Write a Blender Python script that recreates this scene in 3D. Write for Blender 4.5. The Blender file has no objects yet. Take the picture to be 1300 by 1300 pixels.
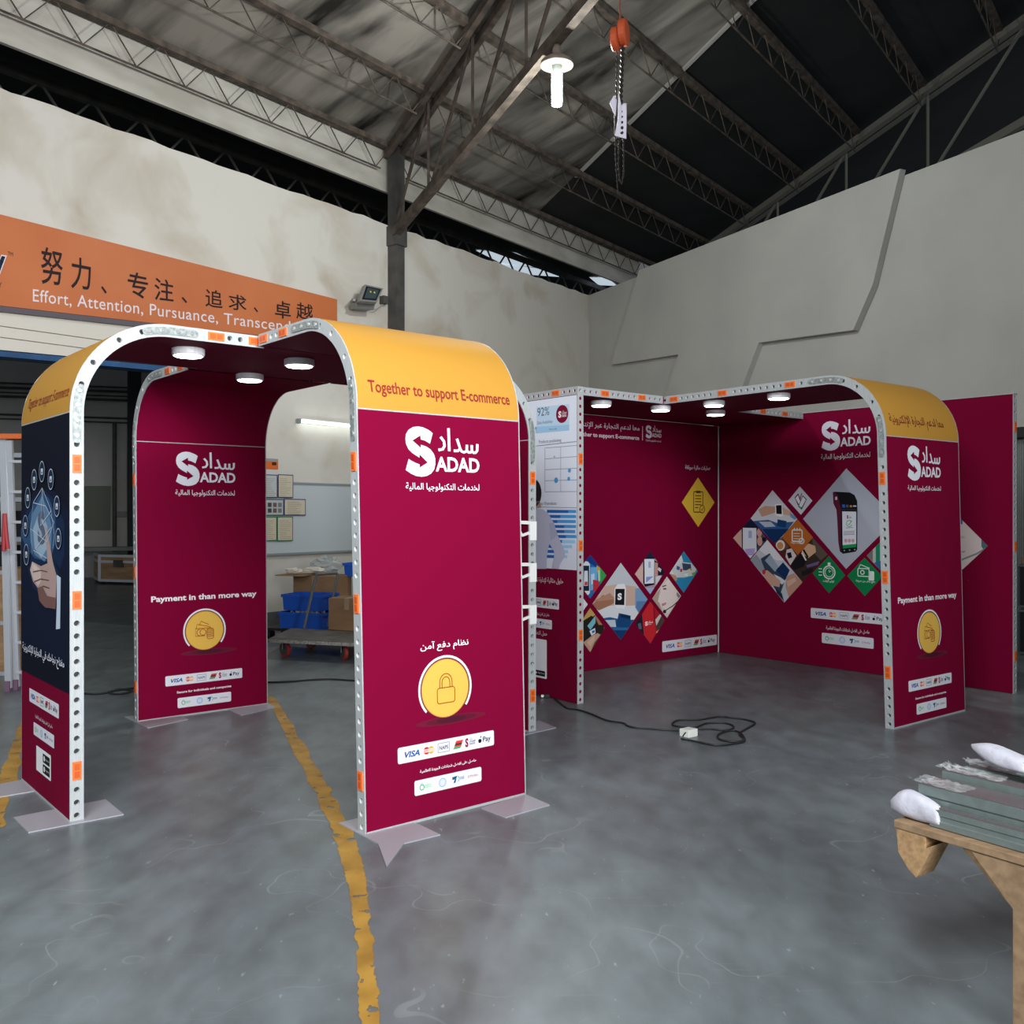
import bpy, math, random, unicodedata
from mathutils import Vector, Matrix
random.seed(7)
V = Vector
SC = bpy.context.scene
COL = SC.collection
PI = math.pi

# ------------------------------------------------------------------ camera, world, lights, exposure
F, Y0, CX, CH = 1203.7, 651.0, 650.0, 1.45          # focal length in pixels, horizon row, centre column, camera height (m)
cam = bpy.data.cameras.new('camera')
cam.sensor_width = 36.0
cam.lens = 36.0 * F / 1300.0
cam.shift_y = 1.0 / 1300.0
cam.clip_end = 200
camo = bpy.data.objects.new('camera', cam)
camo.location = (0, 0, CH)
camo.rotation_euler = (PI / 2, 0, 0)
COL.objects.link(camo)
SC.camera = camo

world = bpy.data.worlds.new('world')
SC.world = world
world.use_nodes = True
bg = world.node_tree.nodes['Background']
bg.inputs[0].default_value = (0.80, 0.90, 1.0, 1)
bg.inputs[1].default_value = 0.42


def area(name, loc, target, sx, sy, power, color=(1, 1, 1)):
    l = bpy.data.lights.new(name, 'AREA')
    l.shape = 'RECTANGLE'
    l.size, l.size_y = sx, sy
    l.energy = power
    l.color = color
    o = bpy.data.objects.new(name, l)
    o.location = loc
    o.rotation_euler = (V(target) - V(loc)).to_track_quat('-Z', 'Y').to_euler()
    COL.objects.link(o)
    return o


door = area('door_daylight', (3.6, -3.6, 3.0), (-4.4, 9.2, 2.9), 3.6, 3.0, 225, (0.96, 0.98, 1.0))
door.data.spread = math.radians(74)
area('roof_daylight', (-1.3, -0.4, 4.6), (-1.2, 5.0, 0.9), 2.6, 2.0, 370, (0.97, 0.99, 1.0))
SC.view_settings.view_transform = 'Standard'
SC.view_settings.look = 'None'
SC.view_settings.gamma = 1
SC.view_settings.use_curve_mapping = False
SC.view_settings.exposure = 0.0

# ------------------------------------------------------------------ helpers: pixels of the photo to points in the place


def ray(px, py):
    return V(((px - CX) / F, 1.0, -(py - Y0) / F))


CAM = V((0, 0, CH))


def at(px, py, y):
    return CAM + ray(px, py) * y


def flr(px, py, z=0.0):
    r = ray(px, py)
    return CAM + r * ((z - CH) / r.z)


def solve_plane(px, py, P0, U, W):
    """(a, b) with P0 + a U + b W on the ray through the pixel"""
    D = ray(px, py)
    m = Matrix(((U.x, W.x, -D.x), (U.y, W.y, -D.y), (U.z, W.z, -D.z)))
    s = m.inverted() @ (CAM - P0)
    return s.x, s.y


# ------------------------------------------------------------------ materials
MATS = {}


def lin(c):
    return c / 12.92 if c <= 0.04045 else ((c + 0.055) / 1.055) ** 2.4


def hexc(h):
    h = h.lstrip('#')
    return tuple(lin(int(h[i:i + 2], 16) / 255) for i in (0, 2, 4)) + (1,)


def mat(name, col, rough=0.6, metal=0.0, emit=None, estr=0.0, spec=0.5):
    if name in MATS:
        return MATS[name]
    m = bpy.data.materials.new(name)
    m.use_nodes = True
    b = m.node_tree.nodes['Principled BSDF']
    b.inputs['Base Color'].default_value = hexc(col) if isinstance(col, str) else tuple(col) + (1,)
    b.inputs['Roughness'].default_value = rough
    b.inputs['Metallic'].default_value = metal
    b.inputs['Specular IOR Level'].default_value = spec
    if emit:
        b.inputs['Emission Color'].default_value = hexc(emit)
        b.inputs['Emission Strength'].default_value = estr
    MATS[name] = m
    return m


def noisy(name, c1, c2, scale=(1, 1, 1), nscale=3.0, detail=6, lo=0.35, hi=0.65, rough=0.6, metal=0.0, bump=0.0, rot=(0, 0, 0), spec=0.5,
          rough2=None, bscale=None, dist=0.0):
    if name in MATS:
        return MATS[name]
    m = mat(name, c1, rough, metal, spec=spec)
    nt = m.node_tree
    N, L = nt.nodes, nt.links
    b = N['Principled BSDF']
    tc = N.new('ShaderNodeTexCoord')
    mp = N.new('ShaderNodeMapping')
    mp.inputs['Scale'].default_value = scale
    mr_ = N.new('ShaderNodeMapping')
    mr_.inputs['Rotation'].default_value = rot
    no = N.new('ShaderNodeTexNoise')
    no.inputs['Scale'].default_value = nscale
    no.inputs['Detail'].default_value = detail
    no.inputs['Distortion'].default_value = dist
    cr = N.new('ShaderNodeValToRGB')
    cr.color_ramp.elements[0].position = lo
    cr.color_ramp.elements[1].position = hi
    cr.color_ramp.elements[0].color = hexc(c1) if isinstance(c1, str) else tuple(c1) + (1,)
    cr.color_ramp.elements[1].color = hexc(c2) if isinstance(c2, str) else tuple(c2) + (1,)
    L.new(tc.outputs['Object'], mr_.inputs[0])
    L.new(mr_.outputs[0], mp.inputs[0])
    L.new(mp.outputs[0], no.inputs['Vector'])
    L.new(no.outputs[0], cr.inputs[0])
    L.new(cr.outputs[0], b.inputs['Base Color'])
    if rough2 is not None:
        mr = N.new('ShaderNodeMapRange')
        mr.inputs['To Min'].default_value = rough
        mr.inputs['To Max'].default_value = rough2
        L.new(no.outputs[0], mr.inputs[0])
        L.new(mr.outputs[0], b.inputs['Roughness'])
    if bump:
        bu = N.new('ShaderNodeBump')
        bu.inputs['Strength'].default_value = bump
        bu.inputs['Distance'].default_value = 0.02
        if bscale:
            n2 = N.new('ShaderNodeTexNoise')
            n2.inputs['Scale'].default_value = bscale
            n2.inputs['Detail'].default_value = 4
            L.new(tc.outputs['Object'], n2.inputs['Vector'])
            L.new(n2.outputs[0], bu.inputs['Height'])
        else:
            L.new(no.outputs[0], bu.inputs['Height'])
        L.new(bu.outputs[0], b.inputs['Normal'])
    return m


def floor_mat():
    m = mat('floor_epoxy', '#5d656a', 0.4)
    nt = m.node_tree
    N, L = nt.nodes, nt.links
    b = N['Principled BSDF']
    tc = N.new('ShaderNodeTexCoord')

    def noise(scale, sc3, det, dist=0.0):
        mp = N.new('ShaderNodeMapping')
        mp.inputs['Scale'].default_value = sc3
        mp.inputs['Rotation'].default_value = (0, 0, 0.5)
        no = N.new('ShaderNodeTexNoise')
        no.inputs['Scale'].default_value = scale
        no.inputs['Detail'].default_value = det
        no.inputs['Distortion'].default_value = dist
        L.new(tc.outputs['Object'], mp.inputs[0])
        L.new(mp.outputs[0], no.inputs['Vector'])
        return no.outputs[0]

    def ramp(fac, p0, p1, c0, c1):
        cr = N.new('ShaderNodeValToRGB')
        cr.color_ramp.elements[0].position = p0
        cr.color_ramp.elements[1].position = p1
        cr.color_ramp.elements[0].color = hexc(c0)
        cr.color_ramp.elements[1].color = hexc(c1)
        L.new(fac, cr.inputs[0])
        return cr.outputs[0]

    def mix(fac, a, bb, mode='MIX'):
        mx = N.new('ShaderNodeMix')
        mx.data_type = 'RGBA'
        mx.blend_type = mode
        if isinstance(fac, float):
            mx.inputs[0].default_value = fac
        else:
            L.new(fac, mx.inputs[0])
        L.new(a, mx.inputs[6])
        L.new(bb, mx.inputs[7])
        return mx.outputs[2]

    big = ramp(noise(0.8, (1, 1, 1), 8, 0.1), 0.3, 0.7, '#727c81', '#879194')
    mid = ramp(noise(7.0, (1, 0.5, 1), 14, 0.15), 0.32, 0.70, '#62605e', '#9c9fa0')
    c = mix(0.62, big, mid, 'OVERLAY')
    sp = noise(38.0, (1, 0.35, 1), 3, 0.2)
    fl = ramp(sp, 0.69, 0.76, '#000000', '#ffffff')
    lt = N.new('ShaderNodeRGB')
    lt.outputs[0].default_value = hexc('#9aa2a2')
    sepc = N.new('ShaderNodeMath')
    sepc.operation = 'MULTIPLY'
    sepc.inputs[1].default_value = 0.75
    L.new(fl, sepc.inputs[0])
    c = mix(sepc.outputs[0], c, lt.outputs[0])
    # long drag scratches
    wv = noise(9.0, (0.25, 6.0, 1), 2, 0.0)
    sc = ramp(wv, 0.66, 0.70, '#000000', '#ffffff')
    sm = N.new('ShaderNodeMath')
    sm.operation = 'MULTIPLY'
    sm.inputs[1].default_value = 0.10
    L.new(sc, sm.inputs[0])
    c = mix(sm.outputs[0], c, lt.outputs[0])
    # thin wandering scrape lines
    for sc_, off_, wid in ((0.55, 0.0, .0011), (0.9, 3.7, .0013)):
        no = N.new('ShaderNodeTexNoise')
        no.inputs['Scale'].default_value = sc_
        no.inputs['Detail'].default_value = 3
        mp = N.new('ShaderNodeMapping')
        mp.inputs['Location'].default_value = (off_, off_, 0)
        L.new(tc.outputs['Object'], mp.inputs[0])
        L.new(mp.outputs[0], no.inputs['Vector'])
        s1 = N.new('ShaderNodeMath')
        s1.operation = 'COMPARE'
        s1.inputs[1].default_value = 0.5
        s1.inputs[2].default_value = wid
        L.new(no.outputs[0], s1.inputs[0])
        s2 = N.new('ShaderNodeMath')
        s2.operation = 'MULTIPLY'
        L.new(s1.outputs[0], s2.inputs[0])
        L.new(ramp(noise(2.2, (1, 1, 1), 3), 0.45, 0.6, '#000000', '#a0a0a0'), s2.inputs[1])
        c = mix(s2.outputs[0], c, lt.outputs[0])
    L.new(c, b.inputs['Base Color'])
    mr = N.new('ShaderNodeMapRange')
    mr.inputs['To Min'].default_value = 0.22
    mr.inputs['To Max'].default_value = 0.46
    L.new(noise(3.0, (1, 0.6, 1), 6), mr.inputs[0])
    L.new(mr.outputs[0], b.inputs['Roughness'])
    bu = N.new('ShaderNodeBump')
    bu.inputs['Strength'].default_value = 0.05
    bu.inputs['Distance'].default_value = 0.01
    L.new(noise(14.0, (1, 1, 1), 5), bu.inputs['Height'])
    L.new(bu.outputs[0], b.inputs['Normal'])
    b.inputs['Specular IOR Level'].default_value = 0.5
    return m


MAROON = mat('maroon_fabric', '#78052f', 0.8, spec=0.05)
DMAROON = mat('maroon_lining', '#700a30', 0.75, spec=0.12)
YELLOW = mat('yellow_fabric', '#bd8b38', 0.65, spec=0.15)
SILVER = noisy('brushed_aluminium', '#a9aeb0', '#b9bebf', (40, 40, 2), 8, 3, rough=0.5, metal=0.12)
SHADOWGAP = mat('dark_gap', '#1c1c1e', 0.8)
HOLE = mat('hole_shade', '#2b2d2f', 0.6)  # dark colour painted as the shade inside the holes
HOLEW = mat('hole_lit_wall', '#d5d8d9', 0.45)  # pale colour painted as light on the hole walls
ORANGEC = mat('orange_plastic', '#f4732c', 0.4)
ORANGED = mat('orange_plastic_dark', '#c9571c', 0.45)
ZINC = noisy('zinc_plate', '#7f8686', '#a7adab', (1, 1, 1), 60, 3, rough=0.45, metal=0.35)
BOLT = mat('bolt_steel', '#dfe2e2', 0.25, 0.8)
PLATE = mat('base_plate_steel', '#a6a5ad', 0.38, 0.1)
WHITE = mat('white_plastic', '#f2f2f0', 0.4)
STEEL = noisy('dusty_brown_steel', '#3a322b', '#5e5248', (1, 1, 1), 7, 6, rough=0.85)
STEELD = noisy('dark_grey_steel', '#3b3a38', '#4d4a46', (1, 1, 1), 5, 4, rough=0.7)
BLACK = mat('black_rubber', '#141517', 0.55)
WOOD = noisy('pale_wood', '#82694f', '#9a8062', (2, 12, 12), 3, 6, rough=0.7)
PLY = noisy('plywood', '#8a6a4a', '#a58460', (1, 1, 8), 2.5, 5, rough=0.65)
CARD = noisy('cardboard', '#8b6a4c', '#9c7a58', (1, 1, 3), 2, 4, rough=0.8)
BLUE = mat('blue_crate_plastic', '#1458c4', 0.4)

# ------------------------------------------------------------------ mesh builder and object helpers
ROOTLOC = {}


class MB:
    def __init__(s):
        s.v, s.f, s.m = [], [], []

    def add(s, vs, fs, mi=0):
        n = len(s.v)
        s.v += [V(p) for p in vs]
        for f in fs:
            s.f.append([i + n for i in f])
            s.m.append(mi)
        return s

    def poly(s, pts, mi=0):
        return s.add(pts, [list(range(len(pts)))], mi)

    def hexa(s, p, mi=0):
        """p: 4 bottom points then 4 top points in the same order"""
        return s.add(p, [(3, 2, 1, 0), (4, 5, 6, 7), (0, 1, 5, 4), (1, 2, 6, 5), (2, 3, 7, 6), (3, 0, 4, 7)], mi)

    def box(s, c, x, y, z, mi=0):
        """centre and three half-extent vectors"""
        c, x, y, z = V(c), V(x), V(y), V(z)
        return s.hexa([c - x - y - z, c + x - y - z, c + x + y - z, c - x + y - z, c - x - y + z, c + x - y + z, c + x + y + z, c - x + y + z], mi)

    def bar(s, a, b, w, h=None, mi=0, up=V((0, 0, 1))):
        a, b = V(a), V(b)
        h = w if h is None else h
        d = (b - a)
        dn = d.normalized()
        if abs(dn.dot(up)) > 0.98:
            up = V((1, 0, 0))
        x = dn.cross(up).normalized()
        y = x.cross(dn).normalized()
        return s.box((a + b) / 2, x * w / 2, y * h / 2, d / 2, mi)

    def tube(s, pts, r, n=8, mi=0, closed=False, cap=True):
        pts = [V(p) for p in pts]
        k = len(pts)
        base = len(s.v)
        prev = None
        rs = r if isinstance(r, (list, tuple)) else [r] * k
        for i, p in enumerate(pts):
            if closed:
                t = pts[(i + 1) % k] - pts[i - 1]
            else:
                t = pts[min(i + 1, k - 1)] - pts[max(i - 1, 0)]
            t.normalize()
            if prev is None:
                a = V((0, 0, 1)) if abs(t.z) < 0.9 else V((1, 0, 0))
                x = t.cross(a).normalized()
            else:
                x = (prev - t * prev.dot(t)).normalized()
            prev = x
            y = t.cross(x)
            for j in range(n):
                q = 2 * PI * j / n
                s.v.append(p + (x * math.cos(q) + y * math.sin(q)) * rs[i])
        rings = k if closed else k - 1
        for i in range(rings):
            for j in range(n):
                a = base + i * n + j
                b = base + i * n + (j + 1) % n
                c = base + ((i + 1) % k) * n + (j + 1) % n
                d = base + ((i + 1) % k) * n + j
                s.f.append([a, b, c, d])
                s.m.append(mi)
        if cap and not closed:
            s.f.append([base + j for j in range(n)][::-1])
            s.f.append([base + (k - 1) * n + j for j in range(n)])
            s.m += [mi, mi]
        return s

    def lathe(s, c, prof, n=24, mi=0, axis=V((0, 0, 1))):
        """prof: (radius, height) list along the axis"""
        c = V(c)
        x = axis.cross(V((0, 1, 0)) if abs(axis.y) < 0.9 else V((1, 0, 0))).normalized()
        y = axis.cross(x)
        base = len(s.v)
        for r, h in prof:
            for j in range(n):
                q = 2 * PI * j / n
                s.v.append(c + axis * h + (x * math.cos(q) + y * math.sin(q)) * r)
        for i in range(len(prof) - 1):
            for j in range(n):
                s.f.append([base + i * n + j, base + i * n + (j + 1) % n, base + (i + 1) * n + (j + 1) % n, base + (i + 1) * n + j])
                s.m.append(mi)
        s.f.append([base + j for j in range(n)][::-1])
        s.f.append([base + (len(prof) - 1) * n + j for j in range(n)])
        s.m += [mi, mi]
        return s

    def build(s, name, mats, parent=None, smooth=False, origin=None, bevel=0.0, seg=2):
        me = bpy.data.meshes.new(name)
        if parent is not None:
            o0 = ROOTLOC[parent.name]
        else:
            o0 = V(origin) if origin is not None else V((0, 0, 0))
        me.from_pydata([tuple(p - o0) for p in s.v], [], s.f)
        for m in (mats if isinstance(mats, (list, tuple)) else [mats]):
            me.materials.append(m)
        me.polygons.foreach_set('material_index', s.m)
        if smooth:
            me.polygons.foreach_set('use_smooth', [True] * len(me.polygons))
        me.update()
        o = bpy.data.objects.new(name, me)
        COL.objects.link(o)
        ROOTLOC[o.name] = o0
        if parent is not None:
            o.parent = parent
        else:
            o.location = o0
        if bevel:
            md = o.modifiers.new('bevel', 'BEVEL')
            md.width = bevel
            md.segments = seg
            md.limit_method = 'ANGLE'
        return o


def tag(o, label, cat, group=None, kind=None):
    o['label'] = label
    o['category'] = cat
    if group:
        o['group'] = group
    if kind:
        o['kind'] = kind
    return o


def thing(name, loc, label, cat, group=None, kind=None):
    o = bpy.data.objects.new(name, None)
    o.empty_display_size = 0.1
    o.location = loc
    COL.objects.link(o)
    ROOTLOC[o.name] = V(loc)
    return tag(o, label, cat, group, kind)


def fix_normals(o):
    return o


# ------------------------------------------------------------------ lettering
ARF = {}
for cp in list(range(0xFE80, 0xFEFD)):
    d = unicodedata.decomposition(chr(cp)).split()
    if len(d) >= 2:
        ARF[(d[0].strip('<>'), ''.join(chr(int(x, 16)) for x in d[1:]))] = chr(cp)


def arabic(txt):
    """contextual letter forms, laid out in visual order"""
    lig = [k[1] for k in ARF if len(k[1]) == 2 and k[0] == 'isolated']
    toks, i = [], 0
    while i < len(txt):
        if txt[i:i + 2] in lig:
            toks.append(txt[i:i + 2])
            i += 2
        else:
            if unicodedata.combining(txt[i]) == 0:
                toks.append(txt[i])
            i += 1
    out = []

    def dual(t):
        return ('initial', t) in ARF

    def anyf(t):
        return ('final', t) in ARF
    for k, t in enumerate(toks):
        prev = toks[k - 1] if k else ' '
        nxt = toks[k + 1] if k + 1 < len(toks) else ' '
        jp = dual(prev) and anyf(t)
        jn = dual(t) and anyf(nxt)
        form = 'medial' if jp and jn else 'final' if jp else 'initial' if jn else 'isolated'
        out.append(ARF.get((form, t), ARF.get(('isolated', t), t)))
    return ''.join(out[::-1])


TXT = {}


def text2d(txt, bold=0.0, res=3, spacing=1.0, shear=0.0):
    key = (txt, bold, res, spacing, shear)
    if key in TXT:
        return TXT[key]
    c = bpy.data.curves.new('lettering', 'FONT')
    c.body = txt
    c.resolution_u = res
    c.offset = bold
    c.space_character = spacing
    c.shear = shear
    o = bpy.data.objects.new('lettering', c)
    COL.objects.link(o)
    dg = bpy.context.evaluated_depsgraph_get()
    me = bpy.data.meshes.new_from_object(o.evaluated_get(dg))
    vs = [(v.co.x, v.co.y) for v in me.vertices]
    fs = [list(p.vertices) for p in me.polygons]
    bpy.data.objects.remove(o)
    bpy.data.curves.remove(c)
    bpy.data.meshes.remove(me)
    x0, x1 = min(v[0] for v in vs), max(v[0] for v in vs)
    y0, y1 = min(v[1] for v in vs), max(v[1] for v in vs)
    vs = [((x - x0) / (x1 - x0), (y - y0) / (y1 - y0)) for x, y in vs]
    TXT[key] = (vs, fs)
    return TXT[key]


# ------------------------------------------------------------------ printed artwork on a surface
class Print:
    """shapes printed on a surface given by fn(u, v, lift) -> point; px(x, y) -> (u, v)"""

    def __init__(s, fn, px=None):
        s.fn, s.px = fn, px
        s.mb, s.mats, s.lift = MB(), [], 0.0012

    def mi(s, col):
        m = col if not isinstance(col, str) else mat('ink_' + col.lstrip('#').lower(), col, 0.7, spec=0.1)
        if m not in s.mats:
            s.mats.append(m)
        return s.mats.index(m)

    def up(s, d=0.0006):
        s.lift += d
        return s

    def uv(s, pts, col):
        s.mb.add([s.fn(u, v, s.lift) for u, v in pts], [list(range(len(pts)))], s.mi(col))
        return s

    def pp(s, pts, col):
        return s.uv([s.px(*p) for p in pts], col)

    def rect(s, L, R, T, B):
        """a box on the surface from the pixels of its left, right, top and bottom"""
        return (s.px(*L)[0], s.px(*R)[0], s.px(*B)[1], s.px(*T)[1])

    def boxmap(s, r):
        u0, u1, v0, v1 = r
        return lambda x, y: (u0 + (u1 - u0) * x, v0 + (v1 - v0) * y)

    def text(s, txt, r, col, bold=0.0, res=3, spacing=1.0, shear=0.0):
        vs, fs = text2d(txt, bold, res, spacing, shear)
        g = s.boxmap(r)
        s.mb.add([s.fn(*g(x, y), s.lift) for x, y in vs], fs, s.mi(col))
        return s

    def ell(s, c, rx, ry, col, n=36):
        return s.uv([(c[0] + rx * math.cos(2 * PI * i / n), c[1] + ry * math.sin(2 * PI * i / n)) for i in range(n)], col)

    def stroke(s, pts, w, col, closed=False, g=None, asp=1.0):
        """polyline of width w; g maps design coords to uv"""
        P = [V(p) for p in pts]
        k = len(P)
        if closed:
            P = P + [P[0]]
        Lp, Rp = [], []
        n = len(P)
        for i in range(n):
            if closed:
                t = P[(i + 1) % k] - P[(i - 1) % k]
            else:
                t = P[min(i + 1, n - 1)] - P[max(i - 1, 0)]
            if t.length < 1e-9:
                t = V((1, 0))
            t.normalize()
            nn = V((-t.y, t.x)) * (w / 2)
            Lp.append(P[i] + nn)
            Rp.append(P[i] - nn)
        g = g or (lambda x, y: (x, y))
        vs = [s.fn(*g(p.x, p.y), s.lift) for p in Lp + Rp]
        s.mb.add(vs, [(i, i + 1, n + i + 1, n + i) for i in range(n - 1)], s.mi(col))
        return s

    def ring(s, c, r, w, a0, a1, col, n=40):
        pts = [(c[0] + r * math.cos(a0 + (a1 - a0) * i / n), c[1] + r * math.sin(a0 + (a1 - a0) * i / n)) for i in range(n + 1)]
        return s.stroke(pts, w, col)

    def rrect(s, r, rad, col):
        u0, u1, v0, v1 = r
        pts = []
        for cx, cy, a in ((u1 - rad, v1 - rad, 0), (u0 + rad, v1 - rad, 90), (u0 + rad, v0 + rad, 180), (u1 - rad, v0 + rad, 270)):
            for i in range(5):
                q = math.radians(a + i * 22.5)
                pts.append((cx + rad * math.cos(q), cy + rad * math.sin(q)))
        return s.uv(pts, col)

    def rrstroke(s, r, rad, w, col):
        u0, u1, v0, v1 = r
        pts = []
        for cx, cy, a in ((u1 - rad, v1 - rad, 0), (u0 + rad, v1 - rad, 90), (u0 + rad, v0 + rad, 180), (u1 - rad, v0 + rad, 270)):
            for i in range(4):
                q = math.radians(a + i * 30)
                pts.append((cx + rad * math.cos(q), cy + rad * math.sin(q)))
        return s.stroke(pts, w, col, closed=True)

    def build(s, name, parent, label=None):
        o = s.mb.build(name, s.mats, parent)
        if label:
            o['label'] = label
        return o


S_POLY = [(475, 190), (440, 162), (400, 140), (330, 113), (262, 105), (190, 120), (125, 165), (90, 225), (80, 300), (88, 370), (120, 440), (170, 490),
          (225, 525), (275, 555), (275, 505), (395, 620), (275, 700), (275, 652), (235, 640), (200, 625), (160, 606), (120, 580), (75, 740), (150, 790), (220, 820), (300, 830),
          (380, 815), (440, 780), (485, 720), (505, 640), (505, 560), (485, 490), (440, 430), (380, 390), (298, 368), (298, 415), (178, 313),
          (295, 232), (298, 290), (360, 305), (432, 345)]
S_ARABIC = [[(712, 100), (716, 280), (718, 440)], [(590, 235), (640, 300), (648, 365), (620, 415), (555, 430)],
            [(838, 248), (862, 320), (884, 392), (850, 428), (785, 430)],
            [(884, 392), (905, 432), (940, 446), (980, 430), (988, 390), (990, 330)], [(988, 415), (1015, 442), (1045, 442), (1066, 415), (1066, 330)],
            [(1066, 415), (1092, 446), (1125, 442), (1150, 410), (1155, 310)]]


def sadad(p, r, col='#dde0e8', tagr=None):
    g0 = p.boxmap(r)

    def g(x, y):
        return g0((x - 72) / 1113.0, 1 - (y - 80) / 750.0)
    p.uv([g(*q) for q in S_POLY], col)
    for k, st in enumerate(S_ARABIC):
        p.lift += 0.00003 * k
        p.stroke(st, 40, col, g=g)
    a, b = g(508, 745), g(1182, 527)
    p.text('ADAD', (a[0], b[0], a[1], b[1]), col, bold=0.03)
    if tagr:
        p.text(arabic('لخدمات التكنولوجيا المالية'), tagr, col, bold=0.012)


def pay_strip(p, r, first=0.0):
    p.rrect(r, (r[3] - r[2]) * 0.13, '#dfe0e8')
    p.up()
    g = p.boxmap(r)

    def sub(x0, x1, y0, y1):
        a, b = g(x0, y0), g(x1, y1)
        return (a[0], b[0], a[1], b[1])
    h = r[3] - r[2]
    p.text('VISA', sub(.065, .215, .30, .68), '#1a4fa0', bold=0.03, shear=0.25)
    p.uv([g(.065, .68), g(.088, .68), g(.083, .52), g(.074, .58)], '#e8a33a')
    c1, c2 = g(.283, .5), g(.328, .5)
    p.ell(c1, h * .235, h * .235, '#cc2131', 20)
    p.up(.0003)
    p.ell(c2, h * .235, h * .235, '#f2a43c', 20)
    p.up(.0003)
    for yy in (.42, .50, .58):
        p.uv([g(.245, yy - .02), g(.365, yy - .02), g(.365, yy + .02), g(.245, yy + .02)], '#f3e9e4')
    p.rrstroke(sub(.398, .515, .22, .80), h * .03, h * .04, '#8d92a6')
    p.text('NAPS', sub(.412, .503, .38, .62), '#2f3450', bold=0.01)
    for k, (cc, ya, yb) in enumerate((('#d8383a', .60, .76), ('#3a3a3a', .47, .60), ('#d8383a', .38, .47), ('#3aa56b', .25, .38))):
        x0 = .552 + .028 * (ya - .25) * 2.2
        p.uv([g(x0, ya), g(x0 + .075, ya), g(x0 + .09, yb), g(x0 + .018, yb)], cc)
    p.text('S', sub(.683, .717, .22, .80), '#9a1d3c', bold=0.05)
    p.text(arabic('سداد'), sub(.728, .792, .50, .80), '#6d6775', bold=0.01)
    p.text('SADAD', sub(.730, .790, .34, .46), '#6d6775', bold=.02)
    ac = g(.842, .46)
    p.ell((ac[0] - h * .045, ac[1]), h * .085, h * .13, '#15151f', 16)
    p.up(.0002)
    p.ell((ac[0] + h * .045, ac[1]), h * .085, h * .13, '#15151f', 16)
    p.uv([g(.845, .64), g(.850, .76), g(.860, .78), g(.856, .68)], '#15151f')
    p.text('Pay', sub(.876, .96, .26, .70), '#2c2f38', bold=0.01)


def cert_strip(p, r):
    p.rrect(r, (r[3] - r[2]) * 0.13, '#dfe0e8')
    p.up()
    g = p.boxmap(r)
    h = r[3] - r[2]

    def sub(x0, x1, y0, y1):
        a, b = g(x0, y0), g(x1, y1)
        return (a[0], b[0], a[1], b[1])
    p.ring(g(.105, .48), h * .17, h * .06, 0, 2 * PI, '#3aa35a', 20)
    p.ring(g(.105, .66), h * .10, h * .03, 0, PI, '#8aa0a8', 10)
    p.uv([g(.145, .40), g(.235, .40), g(.235, .62), g(.145, .62)], '#8fcfa2')
    p.up(.0002)
    p.text('SECURE', sub(.150, .230, .44, .58), '#f4f5f9')
    p.ring(g(.405, .5), h * .27, h * .07, 0, 2 * PI, '#8fb0e0', 26)
    p.ring(g(.405, .5), h * .16, h * .03, 0, 2 * PI, '#a7bfe4', 20)
    p.ell(g(.405, .5), h * .10, h * .10, '#cfdcf2', 16)
    p.uv([g(.548, .70), g(.625, .74), g(.612, .58), g(.598, .30), g(.565, .28), g(.588, .52), g(.553, .52)], '#135b7c')
    p.ring(g(.618, .52), h * .20, h * .04, -1.2, 1.2, '#3d8a82', 12)
    p.text('DSS', sub(.665, .73, .44, .62), '#5a7fa2', bold=0.02)
    p.ring(g(.80, .5), h * .07, h * .03, 0, 2 * PI, '#b86a7c', 12)
    p.text('McAfee', sub(.825, .945, .42, .60), '#b86a7c')


def coin(p, c, r, kind, ring='#e2e3ea'):
    for k, (a, cc) in enumerate(((1.55, '#6a052a'), (1.1, '#590525'), (0.65, '#470522'))):
        p.ell((c[0] + r * .25, c[1] - r * 1.14), r * a, r * .16 * (1 - .2 * k), mat('ink_' + cc[1:], cc, 0.6, spec=0.3), 30)
        p.up(.0002)
    p.ell(c, r * 1.06, r * 1.06, '#5c1a3c', 48)
    p.up(.0003)
    p.ell(c, r * 1.03, r * 1.03, '#c98a3a', 48)
    p.up(.0003)
    p.ell(c, r, r, '#e3b552', 48)
    p.ring(c, r * 1.115, r * .085, math.radians(-38), math.radians(222), ring)
    p.up(.0004)
    ink = '#9c4a24'
    w = r * .035

    def q(x, y):
        return (c[0] + x * r, c[1] + y * r)
    if kind == 'lock':
        p.rrstroke((q(-.36, 0)[0], q(.40, 0)[0], q(0, -.52)[1], q(0, 0.02)[1]), r * .09, w, ink)
        for rr in (.27, .17):
            pts = [q(.02 + rr, .02)] + [q(.02 + rr * math.cos(PI * i / 12), .20 + rr * math.sin(PI * i / 12) * 1.15) for i in range(13)] + [q(.02 - rr, .02)]
            p.stroke(pts, w, ink)
    else:
        p.stroke([q(.02, -.28), q(-.50, -.28), q(-.50, .12), q(.36, .12), q(.36, .04)], w, ink)
        p.stroke([q(-.46, .12), q(-.42, .34), q(.30, .18)], w, ink)
        p.stroke([q(-.28, .30), q(-.20, .50), q(.22, .30)], w, ink)
        p.ring(q(-.10, -.09), r * .16, w, 0, 2 * PI, ink, 20)
        p.ring(q(-.26, -.09), r * .17, w, PI * .5, PI * 1.5, ink, 12)
        p.rrstroke((q(.12, 0)[0], q(.48, 0)[0], q(0, -.46)[1], q(0, .08)[1]), r * .08, w, ink)
        for k in range(7):
            y = -.36 + k * .06
            p.stroke([q(.14, y + .02), q(.30, y), q(.46, y + .02)], w * .8, ink)


# ------------------------------------------------------------------ perforated aluminium edge strips


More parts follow.
